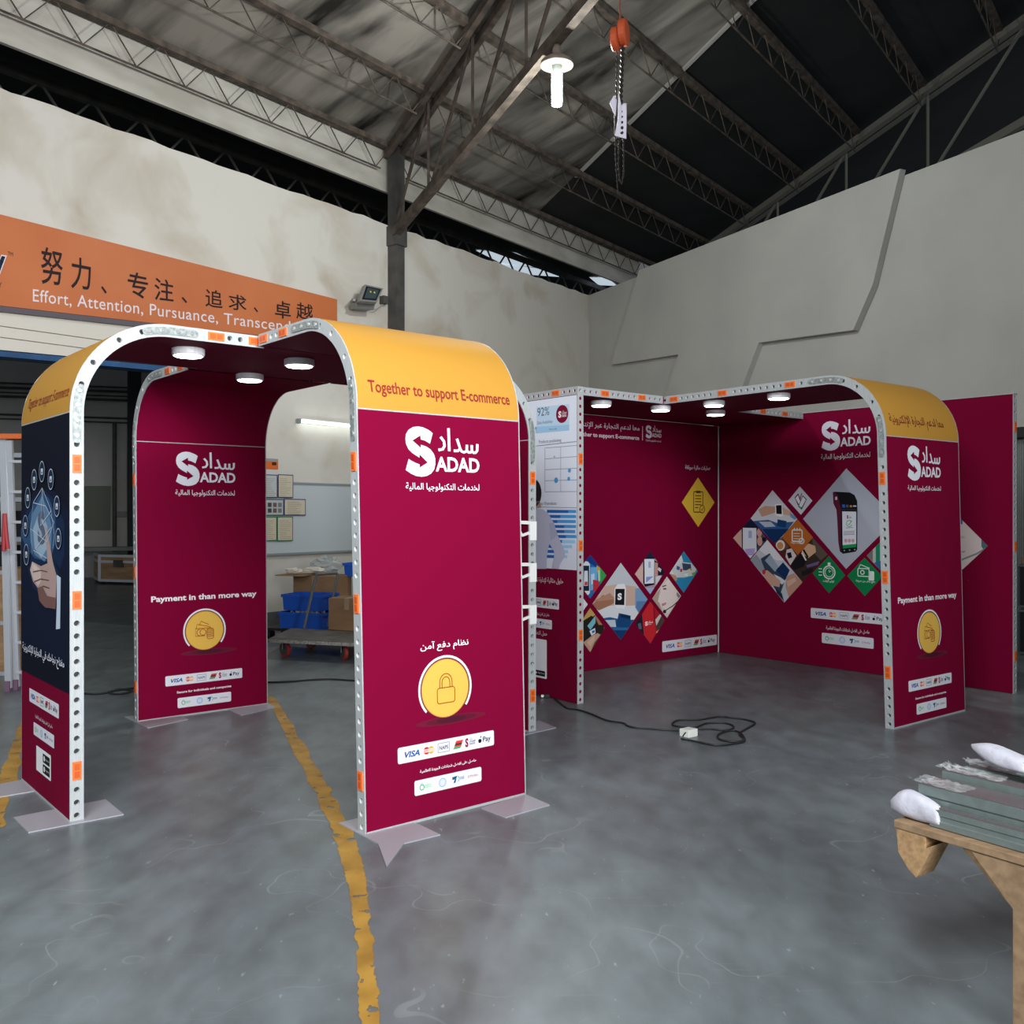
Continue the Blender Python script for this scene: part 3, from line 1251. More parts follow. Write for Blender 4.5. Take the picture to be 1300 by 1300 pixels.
# ---- nearer booth: four arched legs round a square canopy
H1 = 2.388
fl, fr = flr(463.8, 1060.8), flr(667.8, 1009)
ln, lf = flr(88.6, 1045), flr(27.2, 990.3)
bl, br = flr(174.6, 917.3), flr(340.0, 894.4)
ang1 = math.radians(39.9)
D1, N1 = V((math.cos(ang1), math.sin(ang1), 0)), V((-math.sin(ang1), math.cos(ang1), 0))
O1 = fl.copy()
B1 = lambda d, n, z=0.0: O1 + D1 * d + N1 * n + ZUP * z
booth = thing('display_booth', B1(.5, 1.5), 'near four-legged maroon booth with yellow arched tops, its padlock panel facing the camera', 'exhibition booth')
eF = (fr - fl).normalized()
iF = V((-eF.y, eF.x, 0))
armF = Arm(fl, eF, iF, (fr - fl).length, 1.917, H1, 0.99, lean=-.046)
eL = (ln - lf).normalized()
armL = Arm(lf, eL, V((-eL.y, eL.x, 0)), (ln - lf).length, 1.922, H1, 0.98)
eB = (bl - br).normalized()
iB = V((-eB.y, eB.x, 0))
armB = Arm(br - iB * TK, eB, iB, (bl - br).length, 1.945, H1, 1.03, lean=.015)
oR = flr(680.4, 928.4)
armR = Arm(oR, N1, -D1, 1.0, 1.93, H1, 0.98)
pF = arm_parts(armF, booth, MAROON, DMAROON)
pL = arm_parts(armL, booth, MAROON, DMAROON)
pB = arm_parts(armB, booth, MAROON, MAROON)
pR = arm_parts(armR, booth, MAROON, MAROON)
mb = MB()
slab(mb, [B1(0.0, 1.0), B1(1.0, 1.0), B1(1.0, 2.0), B1(0.0, 2.0)], H1 - TK, H1)
mb.build('canopy_roof', DMAROON, booth)
for q in ([(430, 1046), (480, 1072), (491, 1102), (513, 1072), (559, 1061), (530, 1047), (470, 1036), (455, 1040)],
          [(611, 1027), (642, 1039), (698, 1023), (668, 1010)],
          [(17, 1039), (36, 1058), (157, 1035), (134, 1016)],
          [(-34, 1003), (-30, 1018), (45, 1005), (28, 991)],
          [(158, 911), (187, 925), (239, 914), (216, 902)],
          [(291, 902), (306, 909), (350, 899), (337, 892)],
          [(666, 934), (706, 924.5), (684, 915.5), (660, 922)]):
    floor_plate(booth, q)
# prints of the padlock panel
gp = pF['graphic_panel']
p = armF.outer_print()
sadad(p, p.rect((514.1, 572), (608.3, 572), (568, 541.8), (533, 605.2)), tagr=p.rect((514.8, 620), (608.3, 616), (562, 613.5), (562, 624.5)))
p.build('company_logo', gp)
p = armF.outer_print()
p.text(arabic('نظام دفع آمن'), p.rect((533.5, 824), (594.5, 815), (592, 809.5), (537, 828.8)), '#f1f2f6', bold=.014)
p.build('slogan', gp)
p = armF.outer_print()
c = p.px(565.2, 873.4)
coin(p, c, (p.px(567, 837.2)[1] - p.px(562, 910.1)[1]) / 2, 'lock')
p.build('round_badge', gp, 'yellow disc with padlock and white ring')
p = armF.outer_print()
pay_strip(p, p.rect((504.8, 962), (626.9, 938), (506, 949.6), (506, 970.3)))
p.build('payment_strip', gp, 'white strip of payment marks')
p = armF.outer_print()
p.text(arabic('حاصل على افضل شهادات الجودة العالمية'), p.rect((533, 980), (604.6, 967), (603, 963), (535, 982.2)), '#f1f2f6', bold=.014)
p.build('slogan', gp)
p = armF.outer_print()
cert_strip(p, p.rect((526.1, 1001), (611, 984), (528, 991.3), (528, 1010.5)))
p.build('certificate_strip', gp, 'white strip of certificate marks')


def arch_print(a, txt, u0, u1, s0, s1, col, bold, parent):
    p = Print(lambda u, v, l: a.P(u, v, -l))
    p.lift = .0022
    p.text(txt, (u0, u1, s0, s1), col, bold=bold, res=4)
    return p.build('slogan', parent)


arch_print(armF, 'Together to support E-commerce', .07 * armF.W, .94 * armF.W, armF.S + .062, armF.S + .137, '#8c2f2c', .012, pF['arch_cover'])
arch_print(armL, 'Together to support E-commerce', .11 * armL.W, .945 * armL.W, armL.S + .062, armL.S + .137, '#8c2f2c', .0, pL['arch_cover'])

# dark blue picture on the left leg
gp = pL['graphic_panel']
p = armL.outer_print()
lp = p.px(27.7, 700)[0]
W_ = armL.W
p.uv([(.006, p.px(27, 850)[1]), (W_ - .006, p.px(88.4, 881.6)[1]), (W_ - .006, armL.S - .004), (.006, armL.S - .004)], '#0b1020')
p.up(.0004)


def zpt(x, y):
    return (22 + x / 4.815, 580 + y / 4.815)


def zpoly(pts, col, lift=.0003):
    p.up(lift)
    p.pp([zpt(*q) for q in pts], col)


zpoly([(25, 330), (110, 200), (215, 190), (320, 330), (320, 1290), (25, 1140)], '#0e1830')
zpoly([(25, 400), (90, 260), (160, 200), (230, 260), (290, 400), (290, 600), (200, 900), (100, 800), (25, 540)], '#142848')
zpoly([(25, 440), (60, 380), (100, 300), (155, 210), (200, 260), (235, 360), (240, 520), (200, 640), (110, 620), (60, 560), (25, 480)], '#31547c')
zpoly([(80, 430), (100, 340), (155, 240), (190, 320), (215, 430), (210, 560), (170, 640), (110, 600), (85, 520)], '#6285a6')
zpoly([(100, 440), (130, 360), (165, 360), (190, 430), (185, 560), (150, 620), (110, 560)], '#9db4c8')
# sleeve, cuff, hand
zpoly([(232, 640), (320, 760), (320, 1290), (262, 1130), (268, 740)], '#10182c')
zpoly([(246, 720), (270, 738), (266, 1050), (241, 1054), (246, 900)], '#c9d6e8')
zpoly([(96, 640), (82, 690), (100, 760), (128, 800), (140, 880), (175, 920), (238, 930), (246, 730), (222, 640), (205, 540), (186, 430), (172, 420), (184, 560), (190, 650), (150, 668)], '#b59a93')
zpoly([(96, 640), (86, 690), (104, 750), (132, 790), (150, 760), (150, 690), (120, 660)], '#d4bfb8')
for q_ in ([(100, 700), (150, 690), (190, 700), (188, 706), (150, 697), (102, 708)], [(108, 760), (150, 742), (200, 752), (199, 758), (150, 750), (110, 768)], [(132, 806), (165, 786), (205, 800), (203, 806), (165, 794), (134, 814)]):
    zpoly(q_, '#6f4d46')
zpoly([(100, 655), (122, 668), (130, 690), (118, 696), (98, 680)], '#e0cbc4')
zpoly([(130, 800), (142, 880), (175, 918), (238, 930), (240, 860), (190, 850), (160, 790)], '#7d5b56')
p.up(.0003)
a, b = p.px(*zpt(132, 530)), p.px(*zpt(178, 330))
p.text('S', (a[0], b[0], a[1], b[1]), '#5b6680', bold=.04)
for (x0, y0, x1, y1) in ((160, 190, 105, 280), (160, 190, 215, 330), (160, 190, 150, 420), (105, 280, 180, 300), (180, 300, 232, 400), (105, 280, 90, 440), (90, 440, 190, 520),
                         (215, 330, 235, 480), (232, 400, 190, 520), (235, 480, 225, 560), (90, 440, 100, 590), (105, 570, 190, 620), (160, 190, 190, 520), (215, 330, 150, 420), (120, 560, 215, 430)):
    p.lift += .00004
    p.stroke([p.px(*zpt(x0, y0)), p.px(*zpt(x1, y1))], .004, '#c4d2de')
for (x, y) in ((72, 250), (112, 140), (160, 90), (215, 137), (253, 302), (263, 500), (67, 597), (62, 420)):
    c = p.px(*zpt(x, y))
    rr = abs(p.px(*zpt(x, y - 62))[1] - c[1])
    p.lift += .0001
    p.ell(c, rr, rr, '#1b2a44', 24)
    p.lift += .0002
    p.ring(c, rr, .005, 0, 2 * PI, '#aebccb', 24)
    p.rrect((c[0] - rr * .42, c[0] + rr * .42, c[1] - rr * .30, c[1] + rr * .30), rr * .08, '#c8d2dc')
    p.lift += .0002
    p.uv([(c[0] - rr * .3, c[1] - rr * .2), (c[0] + rr * .3, c[1] - rr * .2), (c[0], c[1] + rr * .1)], '#3a4c68')
p.build('printed_picture', gp, 'dark blue picture of a hand under glowing icons')
p = armL.outer_print()
p.lift = .008
p.text(arabic('مفتاح نجاحك في التجارة الإلكترونية'), p.rect((30.6, 818), (83.8, 838), (32, 814.8), (32, 829.5)), '#dfe3ee', bold=.012)
p.build('slogan', gp)
p = armL.outer_print()
pay_strip(p, p.rect((37.6, 880), (75, 900), (38.5, 873.6), (38.5, 890.5)))
p.build('payment_strip', gp, 'white strip of payment marks')
p = armL.outer_print()
p.text(arabic('حاصل على افضل شهادات الجودة العالمية'), p.rect((45, 909), (67, 919), (46, 907), (46, 912.5)), '#e6d9e0', bold=.01)
p.build('slogan', gp)
p = armL.outer_print()
cert_strip(p, p.rect((43, 925), (69, 940), (43.5, 916.5), (43.5, 932.5)))
p.build('certificate_strip', gp, 'white strip of certificate marks')


def app_card(p, r, side=True):
    h = r[3] - r[2]
    w = r[1] - r[0]
    p.rrect(r, min(h, w) * .06, '#eef0f4')
    p.up()
    if side:
        for k in range(2):
            q = (r[0] + w * .47, r[1] - w * .07, r[2] + h * (.10 + .42 * k), r[2] + h * (.45 + .42 * k))
            p.rrect(q, h * .03, '#17181c')
            p.up(.0002)
            p.ell((q[0] + w * .10, (q[2] + q[3]) / 2), w * .05, w * .05, '#e8e8ea', 14)
            p.text('Google play' if k == 0 else 'App Store', (q[0] + w * .18, q[1] - w * .03, q[2] + h * .12, q[2] + h * .22), '#e8e8ea')
    else:
        q = (r[0] + w * .12, r[1] - w * .12, r[2] + h * .05, r[2] + h * .19)
        p.rrect(q, h * .02, '#17181c')
        p.up(.0002)
        p.ell((q[0] + w * .12, (q[2] + q[3]) / 2), w * .045, w * .045, '#e8e8ea', 14)
        p.text('App Store', (q[0] + w * .22, q[1] - w * .04, q[2] + h * .045, q[2] + h * .10), '#e8e8ea')


p = armL.outer_print()
app_card(p, p.rect((46.4, 958), (64.9, 966), (47, 946.2), (47, 977.5)))
p.build('app_card', gp, 'white card with two black store buttons')

# prints on the inside of the back leg
gp = pB['inner_panel']
p = armB.inner_print()
sadad(p, p.rect((222.9, 598), (298.9, 598), (266.6, 573.2), (240, 617)), tagr=p.rect((222.5, 626), (298, 625.5), (262, 622), (262, 630.6)))
p.build('company_logo', gp)
p = armB.inner_print()
p.text('Payment in than more way', p.rect((191.8, 762), (325.6, 756), (192.4, 757.2), (209.8, 766)), '#ece7ee', bold=.03)
p.build('slogan', gp)
p = armB.inner_print()
c = p.px(259.8, 800.2)
coin(p, c, (p.px(260.2, 776.2)[1] - p.px(257.6, 824.3)[1]) / 2, 'money')
p.build('round_badge', gp, 'yellow disc with banknotes and coins')
p = armB.inner_print()
pay_strip(p, p.rect((209.9, 866), (307.4, 854), (212, 858.5), (212, 871.5)))
p.build('payment_strip', gp, 'white strip of payment marks')
p = armB.inner_print()
p.text('Secure for individuals and companies', p.rect((224.5, 879), (293.5, 872), (225, 877.6), (225, 881.4)), '#ece7ee', bold=.03)
p.build('slogan', gp)
p = armB.inner_print()
cert_strip(p, p.rect((225.4, 893), (293.3, 885), (227, 886.2), (227, 899)))
p.build('certificate_strip', gp, 'white strip of certificate marks')

# white shelf brackets on the right leg's near post
for z in (1.330, 1.055, .777):
    mb = MB()
    o = oR.copy()
    ax = -D1
    ou = -N1 * .004
    mb.box(o + ax * TK * .5 + ou + ZUP * z, ax * .030, N1 * .004, ZUP * .062)
    pts = [o + ax * .062 + ou + ZUP * (z + .052), o + ax * .125 + ou + ZUP * (z + .060), o + ax * .175 + ou + ZUP * (z + .060), o + ax * .185 + ou + ZUP * (z + .052)]
    mb.bar(o + ax * .055 + ou + ZUP * (z + .054), o + ax * .19 + ou + ZUP * (z + .060), .008, .022)
    mb.bar(o + ax * .062 + ou + ZUP * (z - .012), o + ax * .125 + ou + ZUP * (z - .028), .008, .018)
    mb.bar(o + ax * .125 + ou + ZUP * (z - .030), o + ax * .185 + ou + ZUP * (z + .055), .008, .018)
    mb.build('shelf_bracket', WHITE, booth)['label'] = 'white shelf bracket'

# ---- farther booth
H2 = 2.41
ang2 = math.radians(39.4)
D2, N2 = V((math.cos(ang2), math.sin(ang2), 0)), V((-math.sin(ang2), math.cos(ang2), 0))
O2 = V((2.503, 6.277, 0))
B2 = lambda d, n, z=0.0: O2 + D2 * d + N2 * n + ZUP * z
booth2 = thing('display_booth', B2(.5, 1.5), 'far maroon booth with photo diamonds on two long walls and one yellow arched leg', 'exhibition booth')
gl, gr = flr(1134.8, 926.2), flr(1225.6, 902.5)
eG = (gr - gl).normalized()
armG = Arm(gl, eG, V((-eG.y, eG.x, 0)), (gr - gl).length, 1.962, H2, 2.0, lean=-.10)
pG = arm_parts(armG, booth2, MAROON, DMAROON, clips=(.38, 1.02, 1.68))
mb = MB()
slab(mb, [B2(-.97, 2), B2(2, 2), B2(2, 3), B2(-.97, 3)], H2 - TK + .003, H2)
mb.build('canopy_roof', DMAROON, booth2)
# back wall, right wall, chart wall
mb = MB()
mb.hexa([B2(-1, 3.0, .004), B2(2.0, 3.0, .004), B2(2.0, 3 + TK, .004), B2(-1, 3 + TK, .004), B2(-1, 3.0, H2 - TK), B2(2.0, 3.0, H2 - TK), B2(2.0, 3 + TK, H2 - TK), B2(-1, 3 + TK, H2 - TK)])
backw = mb.build('graphic_panel', MAROON, booth2)
mb = MB()
z0, z1 = .004, H2 - .004
mb.hexa([B2(2.0, 0.06, z0), B2(2 + TK, 0.06, z0), B2(2 + TK, 3 + TK, z0), B2(2.0, 3 + TK, z0), B2(2.0, 0.06, z1), B2(2 + TK, 0.06, z1), B2(2 + TK, 3 + TK, z1), B2(2.0, 3 + TK, z1)])
rightw = mb.build('graphic_panel', MAROON, booth2)
mb = MB()
mb.hexa([B2(2 - .004, .05, H2 - .008), B2(2 + TK + .004, .05, H2 - .008), B2(2 + TK + .004, 3 + TK, H2 - .008), B2(2 - .004, 3 + TK, H2 - .008),
         B2(2 - .004, .05, H2), B2(2 + TK + .004, .05, H2), B2(2 + TK + .004, 3 + TK, H2), B2(2 - .004, 3 + TK, H2)])
mb.build('cross_rail', SILVER, booth2)
strip_part(booth2, B2(2, .055, 0), B2(2, .055, H2), D2, N2, clips=(.30, 1.18, 2.14), name='side_frame')
mb = MB()
mb.bar(B2(1.985, 2.985, .004), B2(1.985, 2.985, H2 - TK), .012, .012)
mb.build('corner_bead', SILVER, booth2)
cd = -.975
mb = MB()
mb.hexa([B2(cd, 1.978, .004), B2(cd + TK, 1.978, .004), B2(cd + TK, 3.0, .004), B2(cd, 3.0, .004), B2(cd, 1.978, H2 - TK), B2(cd + TK, 1.978, H2 - TK), B2(cd + TK, 3.0, H2 - TK), B2(cd, 3.0, H2 - TK)])
chartw = mb.build('graphic_panel', MAROON, booth2)
strip_part(booth2, B2(cd, 1.975, 0), B2(cd, 1.975, H2), D2, N2, clips=(.52, 1.20, 1.86), name='side_frame')
strip_part(booth2, B2(cd - .004, 1.975, H2), B2(cd - .004, 3.0, H2), -ZUP, D2, clips=(.24, .75), name='edge_frame')
strip_part(booth2, B2(cd, 1.985, H2), B2(.0, 1.985, H2), -ZUP, N2, clips=(.30, .72), name='edge_frame')
strip_part(booth2, B2(1.0, 1.985, H2), B2(2.0, 1.985, H2), -ZUP, N2, clips=(.36, .70), name='edge_frame')

# prints of the farther booth's leg
gp = pG['graphic_panel']
p = armG.outer_print()
sadad(p, p.rect((1151.9, 590), (1193.8, 590), (1175, 565.4), (1159.6, 610.2)), tagr=p.rect((1152.3, 620), (1194.2, 619), (1173, 616.6), (1173, 624.2)))
p.build('company_logo', gp)
p = armG.outer_print()
p.text('Payment in than more way', p.rect((1139.8, 762), (1214, 756), (1140.4, 758.6), (1150, 767.8)), '#ece7ee', bold=.025)
p.build('slogan', gp)
p = armG.outer_print()
coin(p, p.px(1179.6, 803), (p.px(1179.2, 777.7)[1] - p.px(1179.2, 828.5)[1]) / 2, 'money')
p.build('round_badge', gp, 'yellow disc with banknotes and coins')
p = armG.outer_print()
pay_strip(p, p.rect((1153.3, 872), (1207.9, 862), (1154, 864.6), (1154, 878.5)))
p.build('payment_strip', gp, 'white strip of payment marks')
p = armG.outer_print()
p.text('Secure for individuals and companies', p.rect((1162, 887), (1201, 880), (1162.4, 885.6), (1162.4, 889.2)), '#ece7ee', bold=.03)
p.build('slogan', gp)
p = armG.outer_print()
cert_strip(p, p.rect((1163.5, 900), (1201.2, 892), (1164, 893.8), (1164, 907.5)))
p.build('certificate_strip', gp, 'white strip of certificate marks')
arch_print(armG, arabic('معا لدعم التجارة الإلكترونية'), .07 * armG.W, .80 * armG.W, armG.S + .062, armG.S + .158, '#7a3328', .006, pG['arch_cover'])


def plane_print(P0, U, nrm):
    return Print(lambda u, v, l: P0 + U * u + ZUP * v + nrm * l, lambda x, y: solve_plane(x, y, P0, U, ZUP))


# back wall prints
def pb_():
    return plane_print(B2(-1, 3.0), D2, -N2)


p = pb_()
p.text(arabic('معاً لدعم التجارة عبر الإنترنت'), p.rect((728, 540), (811.8, 544), (792, 538.8), (792, 548.6)), '#ded7e2', bold=.01)
p.build('slogan', backw)
p = pb_()
p.text('Together to support E-commerce', p.rect((727, 553), (811.4, 556), (790, 552.0), (790, 558.8)), '#ded7e2', bold=.025)
p.build('slogan', backw)
p = pb_()
p.stroke([p.px(815.6, 541), p.px(815.6, 559)], .008, '#ded7e2')
p.build('divider_line', backw)
p = pb_()
sadad(p, p.rect((819.6, 548), (839.6, 548), (831, 540), (824, 556.5)), '#ded7e2', p.rect((819.6, 559), (839, 560), (830, 558.2), (830, 561.5)))
p.build('company_logo', backw)
p = pb_()
p.text(arabic('عمليات مالية موثقة'), p.rect((869.8, 594), (902, 594), (886, 591), (886, 597.6)), '#ded7e2', bold=.02)
p.build('slogan', backw)


def zm(f, x0, y0):
    return lambda x, y: (x0 + x / f, y0 + y / f)


def diamond(p, z, pts, col):
    p.up(.0004)
    p.pp([z(*q) for q in pts], col)


def cross(o, a, b):
    return (a[0] - o[0]) * (b[1] - o[1]) - (a[1] - o[1]) * (b[0] - o[0])


def clipped(pts, win):
    """polygon pts cut to the convex window win (pixel coordinates)"""
    area_ = sum(win[i][0] * win[(i + 1) % len(win)][1] - win[(i + 1) % len(win)][0] * win[i][1] for i in range(len(win)))
    if area_ < 0:
        win = win[::-1]
    out = list(pts)
    for i in range(len(win)):
        a, b = win[i], win[(i + 1) % len(win)]
        inp, out = out, []
        for k in range(len(inp)):
            P, Q = inp[k - 1], inp[k]
            sp, sq = cross(a, b, P), cross(a, b, Q)
            if (sp >= 0) != (sq >= 0):
                f = sp / (sp - sq)
                out.append((P[0] + (Q[0] - P[0]) * f, P[1] + (Q[1] - P[1]) * f))
            if sq >= 0:
                out.append(Q)
        if not out:
            return []
    return out


def photo(make, z, win, items, name, parent, extra=None, label=None):
    """a printed photograph: base window then shapes clipped to it"""
    p = make()
    for k, (col, pts) in enumerate(items):
        q = win if pts is None else clipped(pts, win)
        if len(q) >= 3:
            p.lift += .0001
            p.pp([z(*a) for a in q], col)
    if extra:
        p.lift += .0002
        extra(p)
    return p.build(name, parent, label)


def ellp(cx, cy, rx, ry, n=20, rot=0.0):
    o = []
    for i in range(n):
        q = 2 * PI * i / n
        x, y = rx * math.cos(q), ry * math.sin(q)
        o.append((cx + x * math.cos(rot) - y * math.sin(rot), cy + x * math.sin(rot) + y * math.cos(rot)))
    return o


def thick(pts, w):
    L, R = [], []
    for i, a in enumerate(pts):
        q0, q1 = pts[max(i - 1, 0)], pts[min(i + 1, len(pts) - 1)]
        dx, dy = q1[0] - q0[0], q1[1] - q0[1]
        m = math.hypot(dx, dy) or 1
        L.append((a[0] - dy / m * w / 2, a[1] + dx / m * w / 2))
        R.append((a[0] + dy / m * w / 2, a[1] - dx / m * w / 2))
    return L + R[::-1]


# yellow clipboard diamond
p = pb_()
p.pp([(886, 606.1), (907, 637.8), (886.3, 669.2), (865.3, 637.8)], '#e2b93c')
p.up()
c = p.px(886, 637.5)
k = (p.px(886, 606)[1] - p.px(886, 669)[1]) / 2
ink = '#6b4a1c'
p.rrstroke((c[0] - k * .27, c[0] + k * .30, c[1] - k * .40, c[1] + k * .42), k * .05, k * .045, ink)
p.rrect((c[0] - k * .12, c[0] + k * .15, c[1] + k * .36, c[1] + k * .46), k * .03, ink)
p.lift += .0002
for j in range(5):
    y = c[1] + k * (.26 - .12 * j)
    p.stroke([(c[0] - k * .18, y), (c[0] + k * (.20 if j < 4 else .02), y)], k * .04, ink)
cc = (c[0] + k * .26, c[1] - k * .28)
p.ell(cc, k * .15, k * .15, '#e2b93c', 20)
p.lift += .0002
p.ring(cc, k * .15, k * .04, 0, 2 * PI, ink, 20)
p.stroke([(cc[0] - k * .07, cc[1]), (cc[0] - k * .01, cc[1] - k * .06), (cc[0] + k * .08, cc[1] + k * .07)], k * .04, ink)
p.build('icon_diamond', backw, 'yellow diamond with clipboard icon')

z7 = zm(7.647, 735, 690)
# phone and cards on blue
photo(pb_, z7, [(108, 108), (265, 310), (108, 535), (-50, 325)],
      [('#2b6fb5', None), ('#1b3f8a', [(60, 100), (220, 100), (180, 240), (60, 160)]), ('#6fb4e6', [(110, 230), (180, 230), (170, 430), (110, 460)]), ('#c9e2f2', [(115, 300), (150, 290), (150, 380), (118, 400)]),
       ('#e3e8ec', [(-60, 170), (85, 175), (105, 200), (105, 480), (90, 500), (-60, 490)]), ('#1d2c44', [(-60, 215), (98, 215), (98, 460), (-60, 460)]), ('#dfe6ee', [(50, 265), (85, 265), (85, 410), (45, 410)]), ('#c64a55', [(55, 370), (82, 370), (82, 405), (50, 405)]),
       ('#c9a84a', [(170, 210), (205, 240), (205, 300), (170, 270)]), ('#37a457', [(205, 240), (275, 300), (270, 330), (205, 400)]), ('#b5d7a5', [(180, 260), (205, 260), (205, 360), (185, 380)]), ('#c8343c', [(135, 350), (192, 360), (190, 440), (135, 470)])],
      'photo_diamond', backw, label='diamond picture of a phone and bank cards')
# wrist with a white watch
def watch_s(p):
    a, b = p.px(*z7(372, 550)), p.px(*z7(414, 480))
    p.text('S', (a[0], b[0], a[1], b[1]), '#f4f5f8', bold=.05)


photo(pb_, z7, [(405, 187), (665, 542), (405, 937), (130, 585)],
      [('#c9ced6', None), ('#dfe3e9', [(130, 600), (700, 600), (700, 740), (130, 760)]), ('#d2b2a2', [(250, 415), (370, 395), (560, 420), (560, 600), (430, 605), (330, 600), (130, 640), (120, 560), (200, 500)]),
       ('#a8765e', [(120, 600), (230, 500), (340, 520), (340, 580), (260, 620), (190, 650)]), ('#b98a73', [(130, 560), (300, 480), (350, 540), (200, 560)]),
       ('#7da3c8', [(545, 440), (580, 430), (690, 560), (580, 680), (545, 620)]), ('#5b86b2', [(560, 560), (690, 560), (590, 680), (550, 620)]),
       ('#2d5b8c', [(130, 740), (300, 715), (420, 740), (700, 740), (520, 860), (130, 840)]), ('#c5d0da', [(240, 745), (350, 740), (360, 810), (270, 810)]), ('#1a4a7e', [(385, 675), (500, 700), (500, 760), (480, 860), (360, 800)]),
       ('#12304f', [(400, 680), (498, 704), (498, 735), (405, 715)]), ('#14406e', [(120, 840), (700, 840), (420, 960)]), ('#2f6ea6', [(330, 815), (500, 815), (480, 842), (340, 842)]),
       ('#eef0f3', [(372, 395), (440, 390), (455, 440), (452, 600), (438, 632), (365, 625), (340, 590), (342, 440)]), ('#1c1b22', [(352, 440), (442, 440), (438, 598), (348, 596)])],
      'photo_diamond', backw, watch_s, 'large diamond picture of a wrist with a white watch')
photo(pb_, z7, [(688, 75), (832, 275), (690, 492), (542, 297)],
      [('#b79aa2', None), ('#1d2547', [(640, 60), (760, 60), (735, 150), (635, 150)]), ('#d9b6ac', [(540, 300), (620, 190), (632, 400), (600, 380)]), ('#1d1f33', [(730, 160), (850, 230), (850, 310), (745, 310)]), ('#c99a92', [(735, 180), (765, 190), (765, 330), (738, 350)]),
       ('#e3d4d8', [(760, 250), (775, 230), (800, 250), (790, 280)]), ('#d9dbe4', [(745, 320), (800, 310), (745, 430)]), ('#141a2b', [(622, 140), (733, 140), (730, 400), (640, 420), (622, 380)]), ('#e6ecf4', [(633, 150), (730, 150), (726, 385), (636, 392)]),
       ('#aab4d8', [(672, 175), (695, 175), (695, 235), (672, 235)]), ('#8f9fd4', [(650, 325), (722, 318), (650, 380)]), ('#a9bbdc', [(640, 430), (735, 430), (690, 500)])],
      'photo_diamond', backw, label='diamond picture of a phone in a hand')
photo(pb_, z7, [(1017, 75), (1152, 268), (1015, 478), (878, 290)],
      [('#2f8fba', None), ('#dfe3e6', [(870, 290), (990, 100), (1010, 170), (960, 250), (900, 330)]), ('#cfd6d4', [(900, 240), (1010, 180), (1090, 190), (1140, 250), (1110, 310), (1020, 330), (930, 330)]), ('#3f4c66', [(1000, 190), (1085, 200), (1090, 260), (1010, 260)]),
       ('#c23b42', [(980, 245), (1005, 245), (1000, 275), (980, 275)]), ('#e6d39a', [(1045, 260), (1080, 240), (1085, 280)]), ('#7fae3e', [(1090, 290), (1135, 270), (1110, 320)]), ('#c39a7c', [(880, 290), (940, 310), (955, 350), (920, 380)]),
       ('#3d5f9a', [(950, 215), (980, 230), (970, 260), (945, 250)]), ('#f0f1ee', [(1010, 300), (1060, 290), (1050, 320)])],
      'photo_diamond', backw, label='diamond picture of a busy desk on blue')
photo(pb_, z7, [(853, 320), (990, 508), (853, 722), (710, 535)],
      [('#dccfc9', None), ('#b8a596', [(700, 530), (790, 440), (770, 540), (800, 640), (850, 730), (700, 600)]), ('#ecdcd6', [(800, 420), (870, 340), (960, 460), (950, 560), (860, 680), (810, 610), (765, 560), (785, 490)]),
       ('#7a6660', ellp(832, 440, 18, 9)), ('#6a5148', [(805, 415), (840, 400), (850, 408), (812, 425)]), ('#c58a88', [(800, 585), (850, 570), (840, 595), (808, 610)]), ('#7b8a90', [(950, 470), (985, 510), (965, 530), (945, 500)]),
       ('#3a3d45', thick([(960, 560), (910, 605), (840, 650)], 9)), ('#26282e', ellp(830, 660, 16, 18))],
      'photo_diamond', backw, label='diamond picture of a face with a headset')


def red_s(p):
    a, b = p.px(*z7(640, 800)), p.px(*z7(668, 755))
    p.text('S', (a[0], b[0], a[1], b[1]), '#f6e9ea', bold=.06)
    a, b = p.px(*z7(672, 775)), p.px(*z7(716, 745))
    p.text(arabic('سداد'), (a[0], b[0], a[1], b[1]), '#f6e9ea', bold=.02)
    a, b = p.px(*z7(674, 790)), p.px(*z7(702, 780))
    p.text('SADAD', (a[0], b[0], a[1], b[1]), '#f6e9ea', bold=.02)


photo(pb_, z7, [(690, 562), (832, 745), (692, 973), (548, 780)],
      [('#b3202a', None), ('#1c2330', [(540, 780), (610, 680), (630, 890), (600, 870)]), ('#5b6a7a', [(570, 780), (600, 770), (610, 830), (580, 830)]), ('#cf2b35', [(690, 562), (720, 600), (745, 870), (690, 980), (630, 890), (612, 690)]), ('#931824', [(718, 600), (735, 640), (740, 760), (726, 760)]),
       ('#54413f', [(735, 760), (800, 690), (840, 745), (770, 870), (745, 800)]), ('#d8cfcb', [(740, 740), (790, 680), (800, 700), (750, 800)]), ('#c9a78c', [(745, 860), (780, 830), (760, 880)])],
      'photo_diamond', backw, red_s, 'diamond picture of a red card')
photo(pb_, z7, [(108, 625), (250, 820), (108, 1055), (-40, 850)],
      [('#6a5540', None), ('#c9a15e', [(108, 620), (160, 690), (60, 760), (20, 760)]), ('#2a2522', [(-40, 800), (120, 700), (240, 790), (240, 870), (150, 880), (20, 980)]), ('#7ec0cf', [(80, 800), (160, 700), (160, 770), (110, 840)]), ('#dfe6f2', [(100, 850), (155, 820), (160, 870), (120, 895)]), ('#3a64b0', [(125, 850), (150, 840), (152, 862), (128, 872)]),
       ('#c79f88', [(40, 960), (130, 890), (200, 860), (205, 890), (150, 960), (110, 1055), (60, 1010)]), ('#d9b49c', [(75, 960), (150, 890), (150, 940), (110, 1000)]), ('#2a2522', ellp(205, 840, 35, 40)), ('#b07a58', [(160, 690), (230, 790), (190, 790), (165, 740)])],
      'photo_diamond', backw, label='diamond picture of hands with a card terminal')
